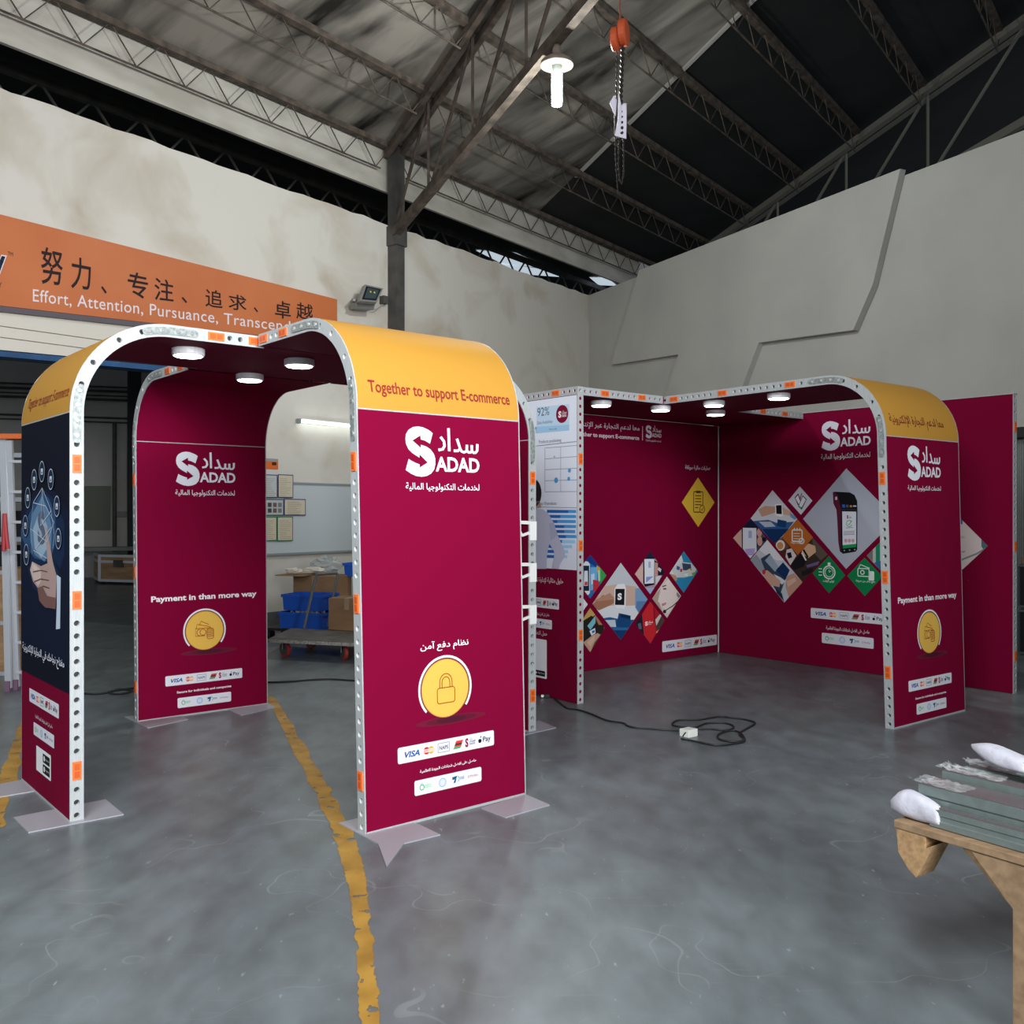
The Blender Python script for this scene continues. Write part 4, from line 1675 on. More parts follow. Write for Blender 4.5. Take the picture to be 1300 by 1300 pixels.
photo(pb_, z7, [(-30, 440), (85, 590), (-30, 750), (-140, 590)], [('#e4e3ea', None)], 'photo_diamond', backw, label='pale diamond')
p = pb_()
pay_strip(p, p.rect((840.6, 822), (910, 814), (842, 814.2), (842, 828)))
p.build('payment_strip', backw, 'white strip of payment marks')


# right wall prints
def pr_():
    return plane_print(B2(2.0, 3.0), -N2, -D2)


p = pr_()
sadad(p, p.rect((1042.8, 552), (1105.7, 552), (1077.8, 531.4), (1053.9, 572.2)), '#dcdae6', p.rect((1042.3, 579), (1104.8, 579), (1075, 574.9), (1075, 583.4)))
p.build('company_logo', rightw)
z8 = zm(6.5, 925, 590)


def pos_extra(p):
    def tx(t, x0, y0, x1, y1, c, b=.03):
        a, bb = p.px(*z8(x0, y1)), p.px(*z8(x1, y0))
        p.text(t, (a[0], bb[0], a[1], bb[1]), c, b)
    tx('S', 976, 416, 990, 445, '#8a1c3e', .06)
    tx(arabic('سداد'), 994, 420, 1016, 436, '#8a8591')
    tx('SADAD', 994, 437, 1016, 444, '#8a8591')
    c = p.px(*z8(996, 485))
    p.ring(c, .028, .006, 0.6, 5.9, '#4fa85a', 20)
    p.stroke([(c[0] - .014, c[1]), (c[0] - .002, c[1] - .014), (c[0] + .026, c[1] + .026)], .007, '#4fa85a')
    tx('S', 880, 264, 898, 290, '#e9dfe6', .05)
    for k, y in enumerate((521, 553, 566, 578)):
        p.stroke([p.px(*z8(970 if k == 0 else 950, y)), p.px(*z8(1026 if k == 0 else 1040, y - 4))], .005, '#7a7a82')
    for x in (968, 998, 1027):
        p.ell(p.px(*z8(x, 626)), .016, .018, '#cfa3ac', 12)


photo(pr_, z8, [(972, 30), (1385, 447), (970, 860), (615, 447)],
      [('#aeb4c0', None), ('#5d1b38', [(860, 225), (905, 225), (930, 330), (932, 690), (945, 735), (918, 715), (906, 640), (896, 440), (890, 370), (865, 320)]), ('#17181c', [(868, 222), (1000, 228), (1040, 250), (1062, 300), (1064, 380), (1062, 700), (1048, 718), (945, 735), (928, 720), (928, 360), (900, 250)]),
       ('#2a2c30', [(932, 362), (1062, 366), (1062, 380), (932, 378)]), ('#2d66c4', [(938, 328), (962, 328), (962, 354), (938, 352)]), ('#5b5e66', [(970, 330), (990, 330), (990, 352), (970, 352)]), ('#e08a32', ellp(1010, 342, 10, 9)), ('#cdd3da', [(1028, 336), (1055, 336), (1055, 346), (1028, 346)]),
       ('#dfe3ec', [(938, 385), (1054, 387), (1054, 655), (942, 665)]), ('#1f9455', [(942, 664), (1054, 652), (1053, 680), (943, 692)]), ('#9aa0a6', ellp(956, 708, 6, 6)), ('#9aa0a6', ellp(1000, 704, 6, 6)), ('#9aa0a6', ellp(1042, 700, 6, 6))],
      'photo_diamond', rightw, pos_extra, 'big pale diamond with a payment terminal')
photo(pr_, z8, [(588, 180), (692, 297), (597, 413), (492, 297)],
      [('#d3d5de', None), ('#6d2a4a', [(545, 270), (575, 235), (600, 300), (590, 350), (570, 330)]), ('#eef0f6', [(552, 276), (573, 250), (594, 310), (585, 335)]), ('#2a2d36', [(612, 252), (645, 285), (604, 372), (574, 345)]), ('#e9edf4', [(613, 262), (638, 288), (604, 352), (582, 338)]), ('#2f9a5a', [(582, 338), (604, 352), (600, 366), (577, 346)]), ('#6d2a4a', thick([(605, 235), (590, 285)], 7))],
      'photo_diamond', rightw, label='small pale diamond with two phones')
# cluster of four pictures
photo(pr_, z8, [(363, 210), (567, 447), (440, 597), (375, 650), (183, 443)],
      [('#d3d7de', None), ('#c9a087', [(245, 370), (300, 340), (390, 345), (385, 395), (310, 420), (275, 430)]), ('#d3ae98', [(445, 350), (520, 390), (510, 420), (445, 410)]), ('#6f98c0', [(505, 390), (570, 440), (545, 455), (510, 430)]), ('#f0f1f4', [(382, 325), (440, 322), (452, 420), (430, 430), (388, 415)]), ('#17181e', [(392, 335), (438, 333), (440, 408), (395, 405)]),
       ('#2f5f96', [(200, 465), (330, 455), (400, 480), (540, 470), (470, 560), (375, 650), (290, 560)]), ('#b7c4d2', [(250, 470), (350, 470), (390, 510), (300, 515)]), ('#174170', [(405, 450), (480, 465), (470, 520), (400, 505)]), ('#123562', [(280, 530), (500, 530), (375, 660)])],
      'photo_diamond', rightw, label='diamond picture of a wrist with a watch over a terminal')
photo(pr_, z8, [(183, 443), (320, 615), (180, 772), (38, 605)],
      [('#4a4f66', None), ('#1a2140', [(130, 500), (190, 440), (240, 500), (240, 530), (110, 530)]), ('#d8b2a6', [(30, 605), (110, 530), (112, 690)]), ('#141a2b', [(108, 510), (238, 510), (240, 680), (110, 690)]), ('#e2e8f2', [(118, 520), (230, 522), (232, 760), (180, 780), (118, 690)]), ('#a7b2d6', [(165, 545), (192, 545), (192, 605), (165, 605)]), ('#b9a7da', [(135, 695), (220, 690), (210, 750), (150, 745)]),
       ('#d3a196', ellp(255, 560, 22, 34)), ('#d3a196', ellp(258, 630, 22, 40)), ('#17181e', [(275, 600), (310, 600), (305, 635), (278, 630)])],
      'photo_diamond', rightw, label='diamond picture of a phone in a hand')
photo(pr_, z8, [(320, 620), (610, 970), (460, 1137), (180, 785)],
      [('#c7ccd6', None), ('#e2e5ea', [(320, 620), (460, 790), (400, 790), (300, 740), (250, 700)]), ('#99a2ac', [(180, 785), (230, 740), (320, 860), (330, 960)]), ('#39485e', [(265, 775), (340, 730), (470, 940), (430, 1060), (380, 1020), (300, 870)]), ('#9db0c0', [(300, 790), (345, 740), (430, 870), (380, 880)]), ('#14355e', [(390, 870), (450, 805), (505, 870), (470, 950)]), ('#d9e0e8', [(370, 900), (430, 930), (470, 960), (440, 990)]),
       ('#d2a892', [(270, 880), (320, 870), (430, 960), (420, 1010), (330, 990)]), ('#c79a86', [(480, 920), (540, 895), (610, 970), (500, 1100), (470, 1000)]), ('#dcb7a4', [(480, 960), (550, 930), (560, 960), (490, 1010)]), ('#c23642', ellp(292, 885, 14, 20)), ('#22304a', [(380, 1010), (440, 1060), (460, 1130), (400, 1060)])],
      'photo_diamond', rightw, label='diamond picture of hands using a card terminal')
photo(pr_, z8, [(440, 597), (570, 742), (510, 830), (380, 660)],
      [('#4b2f28', None), ('#7a4a38', [(380, 640), (440, 600), (500, 680), (420, 720)]), ('#e8e0da', ellp(428, 665, 38, 44)), ('#c98f5a', ellp(426, 668, 26, 30)), ('#d8cfcf', [(480, 700), (520, 690), (560, 750), (510, 830), (470, 760)]), ('#17181e', [(480, 730), (515, 720), (525, 765), (495, 775)])],
      'photo_diamond', rightw, label='diamond picture of a coffee cup')
photo(pr_, z8, [(697, 600), (820, 745), (610, 965), (505, 830)],
      [('#3a3029', None), ('#5d5348', [(690, 600), (820, 740), (760, 790), (700, 720)]), ('#d8b08c', [(600, 700), (660, 650), (715, 670), (722, 720), (660, 770), (610, 740)]), ('#1c1b20', [(505, 830), (600, 730), (640, 790), (620, 840), (540, 870)]), ('#e9e6e4', thick([(605, 725), (640, 790)], 12)), ('#171719', thick([(618, 700), (655, 765)], 16)), ('#6b5f8a', [(640, 830), (750, 795), (740, 825), (650, 850)]), ('#22201f', [(600, 880), (700, 850), (690, 890), (610, 920)])],
      'photo_diamond', rightw, label='diamond picture of a wrist paying at a terminal')


def green_icon(kind, cx, cy, txt, tx, ty, w):
    def f(p):
        c = p.px(*z8(cx, cy))
        ink = '#dfe9e2'
        if kind == 'watch':
            p.ring(c, .060, .012, 0, 2 * PI, ink, 24)
            p.ring(c, .042, .006, 0, 2 * PI, ink, 20)
            p.stroke([(c[0], c[1] + .025), c, (c[0] + .02, c[1] + .015)], .007, ink)
            p.rrect((c[0] - .015, c[0] + .015, c[1] + .066, c[1] + .092), .004, ink)
            for q in range(3):
                p.stroke([(c[0] - .11, c[1] - .03 + q * .03), (c[0] - .075, c[1] - .03 + q * .03)], .008, ink)
        elif kind == 'money':
            p.rrstroke((c[0] - .075, c[0] + .035, c[1] - .04, c[1] + .03), .01, .008, ink)
            p.stroke([(c[0] - .065, c[1] + .035), (c[0] - .05, c[1] + .065), (c[0] + .04, c[1] + .035)], .008, ink)
            p.ring((c[0] - .03, c[1] - .005), .018, .008, 0, 2 * PI, ink, 14)
            p.rrect((c[0] + .03, c[0] + .085, c[1] - .075, c[1] + .01), .012, ink)
        else:
            p.rrstroke((c[0] - .055, c[0] + .055, c[1] - .055, c[1] + .055), .012, .012, ink)
            for q in (-.03, 0, .03):
                p.stroke([(c[0] + q, c[1] + .045), (c[0] + q, c[1] + .075)], .01, ink)
            for q in (.02, -.005, -.03):
                p.stroke([(c[0] - .04, c[1] + q), (c[0] + .03, c[1] + q)], .006, ink)
            p.ring((c[0] + .05, c[1] - .05), .026, .010, 0, 2 * PI, ink, 16)
        a, b = p.px(*z8(tx - w / 2, ty + 9)), p.px(*z8(tx + w / 2, ty - 11))
        p.text(arabic(txt), (a[0], b[0], a[1], b[1]), ink, bold=.02)
    return f


photo(pr_, z8, [(567, 447), (697, 600), (570, 745), (440, 597)], [('#b8672a', None)], 'icon_diamond', rightw, green_icon('cal', 566, 585, 'عمليات موثقة', 562, 645, 96), 'orange diamond with calendar icon')
photo(pr_, z8, [(828, 752), (963, 912), (828, 1060), (693, 895)], [('#0f7f4a', None)], 'icon_diamond', rightw, green_icon('watch', 830, 888, 'توفير الوقت', 826, 962, 92), 'green diamond with stopwatch icon')
photo(pr_, z8, [(1122, 767), (1270, 922), (1124, 1085), (980, 917)], [('#0f7f4a', None)], 'icon_diamond', rightw, green_icon('money', 1130, 885, 'دفع بأكثر من طريقة', 1130, 963, 158), 'green diamond with banknote icon')
photo(pr_, z8, [(1280, 610), (1420, 760), (1280, 900), (1140, 750)],
      [('#b9bdba', None), ('#6f7a70', [(1140, 750), (1190, 700), (1190, 800)]), ('#1f8a66', [(1215, 650), (1250, 640), (1250, 800), (1215, 810)]), ('#2f6f9a', [(1200, 810), (1260, 790), (1260, 880)])],
      'photo_diamond', rightw, label='diamond picture partly behind the arched leg')
p = pr_()
pay_strip(p, p.rect((1029.4, 777), (1125.5, 785), (1031, 771.7), (1031, 784.3)))
p.build('payment_strip', rightw, 'white strip of payment marks')
p = pr_()
p.text(arabic('حاصل على افضل شهادات الجودة العالمية'), p.rect((1048.8, 797), (1104, 802), (1050, 794.6), (1050, 800.2)), '#dcd3dc', bold=.014)
p.build('slogan', rightw)
p = pr_()
cert_strip(p, p.rect((1043.4, 810), (1109.2, 816), (1045, 803.2), (1045, 816.2)))
p.build('certificate_strip', rightw, 'white strip of certificate marks')
zi = lambda x, y: (x, y)
photo(pr_, zi, [(1254.3, 693), (1206, 645), (1160, 690), (1206, 738)],
      [('#d8c8c4', None), ('#3b62b0', [(1200, 640), (1222, 655), (1222, 666), (1214, 662)]), ('#c9b2ac', ellp(1222, 682, 3.2, 1.6)), ('#b99a94', [(1216, 700), (1226, 699), (1224, 702)]), ('#4c6a72', [(1246, 684), (1256, 693), (1250, 699), (1246, 694)]), ('#83888c', thick([(1252, 696), (1240, 703), (1220, 711)], 2.2)), ('#6b4a3a', [(1210, 725), (1226, 722), (1206, 740)])],
      'photo_diamond', rightw, label='diamond picture of a face with a headset')


# chart wall prints
def pc_():
    return plane_print(B2(cd, 3.0), -N2, -D2)


p = pc_()
p.up(.001)
zb = p.px(706, 722.2)[1]
p.uv([(.004, zb), (1.021, zb), (1.021, H2 - TK - .004), (.004, H2 - TK - .004)], '#dde4f2')
p.up()
bx = [(660, 519), (723, 513), (723, 546.5), (660, 552)]
p.pp(bx, '#bcd6ec')
p.lift += .0003
p.pp([(660, 543.5), (723, 539), (723, 546.5), (660, 552)], '#9fc6e6')
p.pp([(660, 519), (681.4, 517), (681.4, 549.6), (660, 552)], '#dde4f2')


def ct_(t, x0, x1, y0, y1, col='#6b7280', b=0.0):
    p.text(t, p.rect((x0, (y0 + y1) / 2), (x1, (y0 + y1) / 2), ((x0 + x1) / 2, y0), ((x0 + x1) / 2, y1)), col, b)


p.lift += .0003
ct_('92%', 682.6, 697.8, 517.2, 527.8, '#5c6370')
ct_('Data Availability', 682.6, 701.8, 534.0, 539.0)
ct_('More info', 697.5, 707.5, 543.3, 546.0, '#5c7890')
c = p.px(714, 525.6)
rr = (p.px(714, 514.2)[1] - p.px(714, 537)[1]) / 2
p.ell(c, rr, rr, '#7d1236', 28)
p.lift += .0003
p.text('S', (c[0] - rr * .62, c[0] - rr * .12, c[1] - rr * .40, c[1] + rr * .35), '#f0e6ea', .05)
p.text(arabic('سداد'), (c[0] - rr * .02, c[0] + rr * .72, c[1] + rr * .0, c[1] + rr * .40), '#f0e6ea', .01)
p.text('SADAD', (c[0] - rr * .02, c[0] + rr * .72, c[1] - rr * .34, c[1] - rr * .08), '#f0e6ea', .02)
ct_('Products positioning', 684.6, 713, 557.6, 563.2)


def ln_(x0, y0, x1, y1, w=.004, col='#8d93a0'):
    p.lift += .00003
    p.stroke([p.px(x0, y0), p.px(x1, y1)], w, col)


ln_(665, 568, 732.4, 560.5, .006)
for (a0, b0, a1, b1) in ((692.3, 569, 692.3, 624.3), (712.3, 567.4, 712.3, 624.2), (692.3, 568.8, 732.4, 565.5), (692.3, 582.6, 732.4, 579.6), (692.3, 596.4, 732.4, 594.4), (692.3, 610.3, 732.4, 609.2), (692.3, 624.4, 732.4, 624)):
    ln_(a0, b0, a1, b1)
for (a0, b0, r_) in ((706.5, 609.7, 3.6), (723.5, 597.3, 2.7), (722.6, 607.8, 2.6), (704.4, 579.6, 1.0)):
    c = p.px(a0, b0)
    q = p.px(a0, b0 - r_)[1] - c[1]
    p.lift += .0002
    p.ell(c, q, q, '#4f9bd4', 18)
ct_('Top 10 products', 684.5, 707, 637, 642.2)
ln_(684, 643.6, 732.4, 644.6)
bars = [(695, 722, 732), (695, 712, 732), (695, 708, 731.6), (695, 717, 732), (695, 717, 731), (695, 719, 732.3), (695, 714, 731), (695, 709, 727), (695, 709, 722), (695, 704, 721)]
for k, (x0, xm, x1) in enumerate(bars):
    y = 649.2 + 6.35 * k
    p.lift += .0001
    for (q0, q1, cc) in ((x0, xm, '#2a64b4'), (xm, x1, '#4a9adb' if k < 6 else '#9fd0f0')):
        p.pp([(q0, y - 2), (q1, y - 2 + .25), (q1, y + 2), (q0, y + 1.8)], cc)
p.lift += .0004
p.pp([(660, 650), (678, 645), (690, 646.5), (697, 652), (704, 664), (709, 680), (717.5, 699), (718, 706), (712, 716), (710, 722), (701, 722.1), (705, 707), (704, 700), (698, 690), (695, 706), (694.5, 722.1), (660, 722.3)], '#b9bcd2')
p.lift += .0002
p.pp([(698, 664), (704, 664), (709, 680), (700, 686)], '#a9adc8')
p.pp([(660, 650), (672, 646.5), (676, 660), (672, 722), (660, 722)], '#c6c9dc')
p.lift += .0002
p.pp([(674, 646), (688, 644.5), (686, 636), (676, 636)], '#a88a80')
p.pp(ellp(679, 626, 9.2, 17.5, 24), '#2a2224')
p.build('printed_picture', chartw, 'pale picture of a man in a shirt before sales charts')
p = pc_()
p.text(arabic('حلول مثالية لإدارة تجارتك'), p.rect((672, 737), (715.2, 741), (700, 733.5), (700, 742)), '#d9c3cd', bold=.012)
p.build('slogan', chartw)
p = pc_()
pay_strip(p, p.rect((664, 762), (709.8, 768), (708, 761), (708, 773.8)))
p.build('payment_strip', chartw, 'white strip of payment marks')
p = pc_()
p.text(arabic('حاصل على افضل شهادات الجودة العالمية'), p.rect((670, 779), (697.4, 781), (688, 777.5), (688, 782.5)), '#d9c3cd', bold=.012)
p.build('slogan', chartw)
p = pc_()
cert_strip(p, p.rect((667, 788), (700.8, 793), (699, 787.2), (699, 799)))
p.build('certificate_strip', chartw, 'white strip of certificate marks')
p = pc_()
p.text(arabic('حمل التطبيق'), p.rect((675, 803), (694.8, 805), (688, 801), (688, 808)), '#d9c3cd', bold=.012)
p.build('slogan', chartw)
p = pc_()
app_card(p, p.rect((677, 836), (694.3, 838), (693, 812.4), (693, 861.9)), side=False)
p.build('app_card', chartw, 'white card with a black store button')

# round lamps under the canopies
LAMPW = mat('lamp_housing', '#e4e4e8', 0.4)
LAMPE = mat('lamp_diffuser', '#ffffff', 0.4, emit='#f4f6ff', estr=16.0)


def puck(px, py, H, label, r=.085, group='round lamps under the booth canopies'):
    c = flr(px, py + 6, H - TK - .045)
    root = thing('ceiling_lamp', V((c.x, c.y, H - TK)), label, 'lamp', group)
    c = V((c.x, c.y, H - TK))
    mb = MB()
    mb.lathe(c, [(r * .9, 0.0), (r, -.004), (r, -.032), (r * .96, -.040), (r * .88, -.0405)], 28)
    mb.build('housing', LAMPW, root, smooth=False)
    mb = MB()
    mb.lathe(c, [(r * .86, -.036), (r * .86, -.043), (r * .8, -.046)], 28)
    mb.build('diffuser', LAMPE, root)
    return root


puck(239, 447, H1, 'round white lamp under the near booth canopy, closest to the dark blue leg')
puck(380, 460, H1, 'round white lamp at the middle of the near booth canopy')
puck(317, 478, H1, 'round white lamp of the near booth, towards its back leg with the banknote badge')
puck(763, 510, H2, 'round white lamp of the far booth, just inside the chart panel')
puck(838.5, 516, H2, 'round white lamp of the far booth over the wrist-watch diamond')
puck(906.3, 510, H2, 'upper of the two round lamps before the far booth back corner')
puck(908.3, 521.5, H2, 'lower of the two round lamps before the far booth back corner')
puck(988.6, 501, H2, 'round white lamp of the far booth, nearest its yellow arch')
# ------------------------------------------------------------------ things on the left wall
def wall_print(off):
    return Print(lambda u, v, l: LW(u, v, off + l), lambda x, y: solve_plane(x, y, WB + WN * off, WD, ZUP))


def textq(p, txt, BL, BR, TR, TL, col, bold=0.0, spacing=1.0):
    """lettering fitted to four pixels of the photo on the print's surface"""
    vs, fs = text2d(txt, bold, 4, spacing)
    out = []
    for x, y in vs:
        a = (BL[0] + (BR[0] - BL[0]) * x, BL[1] + (BR[1] - BL[1]) * x)
        b = (TL[0] + (TR[0] - TL[0]) * x, TL[1] + (TR[1] - TL[1]) * x)
        out.append(p.fn(*p.px(a[0] + (b[0] - a[0]) * y, a[1] + (b[1] - a[1]) * y), p.lift))
    p.mb.add(out, fs, p.mi(col))


BO = .09
bq = [LWp(-90, 377.5, BO), LWp(428, 437, BO), LWp(428, 380, BO), LWp(-90, 249.3, BO)]
ban = thing('wall_banner', bq[0], 'long orange banner with Chinese and English lettering, high on the left wall', 'banner')
mb = MB()
mb.hexa([q - WN * .05 for q in bq] + bq)
mb.build('banner_sheet', noisy('orange_banner_vinyl', '#b5602f', '#bd6a3a', (1, 1, 1), 1.0, 3, rough=0.6), ban)
sh = [LWp(-90, 377.5, BO), LWp(428, 437, BO)]  # dark strip put in as the shadow below the banner
mb = MB()
mb.hexa([sh[0] - WN * .07 - ZUP * .055, sh[1] - WN * .07 - ZUP * .055, sh[1] - WN * .005 - ZUP * .055, sh[0] - WN * .005 - ZUP * .055,
         sh[0] - WN * .07 - ZUP * .002, sh[1] - WN * .07 - ZUP * .002, sh[1] - WN * .005 - ZUP * .002, sh[0] - WN * .005 - ZUP * .002])
mb.build('shadow_strip', mat('banner_shadow', '#544c52', 0.6), ban)
p = wall_print(BO)
p.lift = .004
for (ch, x0, x1, y0, y1) in (('努', 150, 230, 902, 1050), ('力', 260, 333, 938, 1066), ('、', 370, 391, 1048, 1078), ('专', 468, 542, 992, 1098), ('注', 566, 636, 1016, 1108), ('、', 665, 686, 1088, 1112),
                             ('追', 753, 816, 1056, 1132), ('求', 838, 904, 1074, 1142), ('、', 930, 946, 1126, 1146), ('卓', 1008, 1066, 1098, 1172), ('越', 1086, 1147, 1106, 1176)):
    w = x1 - x0
    f = 1 / 2.889
    if ch in '专追卓':
        p.build('chinese_lettering', ban)
        p = wall_print(BO)
        p.lift = .004
    textq(p, ch, (x0 * f, (y1 - .12 * w) * f), (x1 * f, y1 * f), (x1 * f, (y0 + .22 * w) * f), (x0 * f, y0 * f), '#2d2528', bold=.008)
p.build('chinese_lettering', ban)
p = wall_print(BO)
p.lift = .004
textq(p, 'Effort, Attention, Pursuance, Transcendence', (41.4, 385.2), (407.5, 428.0), (407.5, 412.6), (41.4, 366.8), '#d9cfd2', bold=.004, spacing=1.06)
p.build('english_lettering', ban)
p = wall_print(BO)
p.lift = .004
p.pp([(-14, 352), (-2, 353), (8.5, 324.5), (1.5, 323.5), (-3, 333), (-12, 330)], '#d9d3d8')
p.lift = .006
p.pp([(-14, 351), (-2.6, 351), (6.5, 326), (1.9, 325), (-3, 336), (-14, 334)], '#1d2a3c')
textq(p, 'TM', (9.6, 324.0), (16.2, 325.4), (16.2, 320.6), (9.6, 319.2), '#4a3436')
textq(p, 'Y', (-2.5, 364.5), (2.2, 365), (2.2, 358.6), (-2.5, 358), '#4a3436')
p.build('cropped_emblem', ban)

# floodlight
fl_ = thing('floodlight', LWp(468, 380, .0), 'grey floodlight tilted up on the left wall beside the steel column', 'floodlight')
GREYP = mat('floodlight_grey', '#83827f', 0.5, 0.1)
fq = [LWp(456.2, 381.8, .36), LWp(478.8, 383.8, .36), LWp(486.8, 366, .27), LWp(463.4, 360.8, .27)]
nf = (fq[1] - fq[0]).cross(fq[3] - fq[0]).normalized()
if nf.dot(WN) < 0:
    nf = -nf
mb = MB()
mb.hexa([q - nf * .07 for q in fq] + fq)
mb.build('housing', GREYP, fl_, bevel=.006)
ce = sum(fq, V()) / 4
mb = MB()
i1 = [ce + (q - ce) * .80 + nf * .003 for q in fq]
mb.hexa([q - nf * .002 for q in i1] + i1)
mb.build('gasket', BLACK, fl_)
mb = MB()
i2 = [ce + (q - ce) * .62 + nf * .008 for q in fq]
mb.hexa([q - nf * .004 for q in i2] + i2)
mb.build('reflector', mat('lamp_glass', '#4b5a5e', 0.12, 0.3), fl_)
for k in (.33, .66):
    mb = MB()
    c = i2[3] + (i2[2] - i2[3]) * k + (i2[0] - i2[3]) * .35 + nf * .004
    mb.lathe(c - nf * .002, [(.013, 0), (.013, .006), (.008, .010)], 10, axis=nf)
    mb.build('led_chip', mat('led_yellow', '#d8c84a', 0.3), fl_)
mb = MB()
lo = [LWp(452.5, 383.5, .26), LWp(477, 384.5, .26), LWp(474.4, 393.4, .20), LWp(453, 391.4, .20)]
mb.hexa([q - WN * .13 for q in lo] + lo)
mb.build('driver_box', GREYP, fl_, bevel=.004)
mb = MB()
mb.bar(LWp(449, 381, .004), LWp(449.5, 381, .22), .035, .03)
mb.bar(LWp(449, 381, .20), LWp(457, 382, .20), .03, .03)
mb.build('bracket', GREYP, fl_)
jb = thing('junction_box', LWp(488.5, 381, .03), 'small dark junction box between the floodlight and the steel column', 'junction box')
mb = MB()
mb.box(LWp(487.4, 381, .05), WD * .045, WN * .045, ZUP * .055)
mb.build('box', STEELD, jb, bevel=.004)
mb = MB()
mb.tube([LWp(474, 392, .1), LWp(478, 392.5, .09), LWp(482, 389.5, .08), LWp(486, 386.5, .06)], .006, 6)
mb.build('lead', mat('pale_lead', '#a8a49c', 0.6), jb)

# wall tube light
tl = thing('tube_light', LWp(385, 537, 0), 'lit white fluorescent tube on the left wall above the whiteboard', 'light')
ta, tb = LWp(378.5, 534.5, .05), LWp(378.5, 534.5, .05) + WD * 1.25
mb = MB()
mb.bar(ta + ZUP * .015 - WN * .02, tb + ZUP * .015 - WN * .02, .05, .035)
mb.build('fitting', mat('tube_fitting', '#d5d7d6', 0.5), tl)
mb = MB()
mb.tube([ta + WD * .03 + WN * .02, tb - WD * .03 + WN * .02], .017, 10)
mb.build('tube', mat('tube_glow', '#ffffff', 0.4, emit='#eaf6f2', estr=9.0), tl)
for q in (ta, tb):
    mb = MB()
    mb.box(q + WN * .01, WD * .02, WN * .03, ZUP * .03)
    mb.build('end_socket', mat('tube_socket', '#8a8f8e', 0.5), tl)

# whiteboard with papers
wb0, wb1 = LWp(300, 598.5, .03), LWp(452, 602.5, .03)
zt, zb_ = 1.83, .925
tw0 = solve_plane(318, 600, WB, WD, ZUP)[0]
tw1 = solve_plane(470, 600, WB, WD, ZUP)[0]
wb = thing('whiteboard', LW(tw0, zb_, .0), 'large grey whiteboard on the left wall under the tube light', 'whiteboard')
mb = MB()
P_ = lambda t, z, o: LW(t, z, o)
mb.hexa([P_(tw0, zb_, .005), P_(tw1, zb_, .005), P_(tw1, zb_, .03), P_(tw0, zb_, .03), P_(tw0, zt, .005), P_(tw1, zt, .005), P_(tw1, zt, .03), P_(tw0, zt, .03)])
mb.build('board', mat('whiteboard_grey', '#bfc6c9', 0.3), wb)
for z in (zb_, zt):
    mb = MB()
    mb.hexa([P_(tw0, z - .014, .004), P_(tw1, z - .014, .004), P_(tw1, z - .014, .045), P_(tw0, z - .014, .045), P_(tw0, z + .014, .004), P_(tw1, z + .014, .004), P_(tw1, z + .014, .045), P_(tw0, z + .014, .045)])
    mb.build('rail', mat('board_rail', '#9aa0a2', 0.4, .3), wb)


def sheet(x0, x1, y0, y1, label, edge, body='#c9bfa8', photo_=False):
    a = solve_plane(x0, y0, WB + WN * .05, WD, ZUP)
    b = solve_plane(x1, y1, WB + WN * .05, WD, ZUP)
    t0, t1, z0, z1 = a[0], b[0], b[1], a[1]
    root = thing('paper_sheet', LW((t0 + t1) / 2, z0, .034), label, 'paper', 'framed papers on the whiteboard')
    mb = MB()
    mb.hexa([P_(t0, z0, .047), P_(t1, z0, .047), P_(t1, z0, .052), P_(t0, z0, .052), P_(t0, z1, .047), P_(t1, z1, .047), P_(t1, z1, .052), P_(t0, z1, .052)])
    mb.build('border', mat('paper_border_' + edge[1:], edge, 0.5), root)
    mb = MB()
    e = .012
    mb.hexa([P_(t0 + e, z0 + e, .052), P_(t1 - e, z0 + e, .052), P_(t1 - e, z1 - e, .052), P_(t0 + e, z1 - e, .052), P_(t0 + e, z0 + e, .0535), P_(t1 - e, z0 + e, .0535), P_(t1 - e, z1 - e, .0535), P_(t0 + e, z1 - e, .0535)])
    mb.build('page', mat('page_' + body[1:], body, 0.7), root)
    p = wall_print(.054)
    rnd = random.Random(int(x0 * 7 + y0))
    if photo_:
        for k in range(6):
            uu = t0 + (t1 - t0) * (.15 + .27 * (k % 3))
            vv = z0 + (z1 - z0) * (.18 + .34 * (k // 3))
            p.uv([(uu, vv), (uu + (t1 - t0) * .2, vv), (uu + (t1 - t0) * .2, vv + (z1 - z0) * .26), (uu, vv + (z1 - z0) * .26)], ('#4c4a4d', '#6a5d58', '#77777a')[k % 3])
    else:
        n = 10
        for k in range(n):
            v = z0 + (z1 - z0) * (.1 + .8 * k / n)
            p.stroke([(t0 + (t1 - t0) * .14, v), (t0 + (t1 - t0) * rnd.uniform(.5, .88), v)], .004, '#8f8674')
    p.build('print', root)


sheet(334, 352, 602, 632.2, 'paper at the top left of the whiteboard, mostly behind the booth leg', '#35386a', '#b9bcbc')
sheet(352.8, 372.2, 602, 632.2, 'buff paper in a dark blue border at the top of the whiteboard', '#35386a')
sheet(336, 360, 633.4, 654.6, 'grey sheet with small photographs in the middle row on the whiteboard', '#2f5a4a', '#b4b6b8', True)
sheet(360.6, 388, 633.2, 654.4, 'wide buff paper in a blue border, middle row of the whiteboard', '#3d3f78')
sheet(334, 351.4, 656, 686.6, 'paper at the lower left of the whiteboard, mostly behind the booth leg', '#2f6a48')
sheet(351.8, 371.8, 655.8, 686.6, 'buff paper in a green border at the bottom of the whiteboard', '#2f6a48')
ns = thing('wall_notice', LWp(344, 596, .0), 'small orange notice on the wall above the whiteboard papers', 'notice')
a, b = solve_plane(334, 581.6, WB, WD, ZUP), solve_plane(352.6, 596, WB, WD, ZUP)
mb = MB()
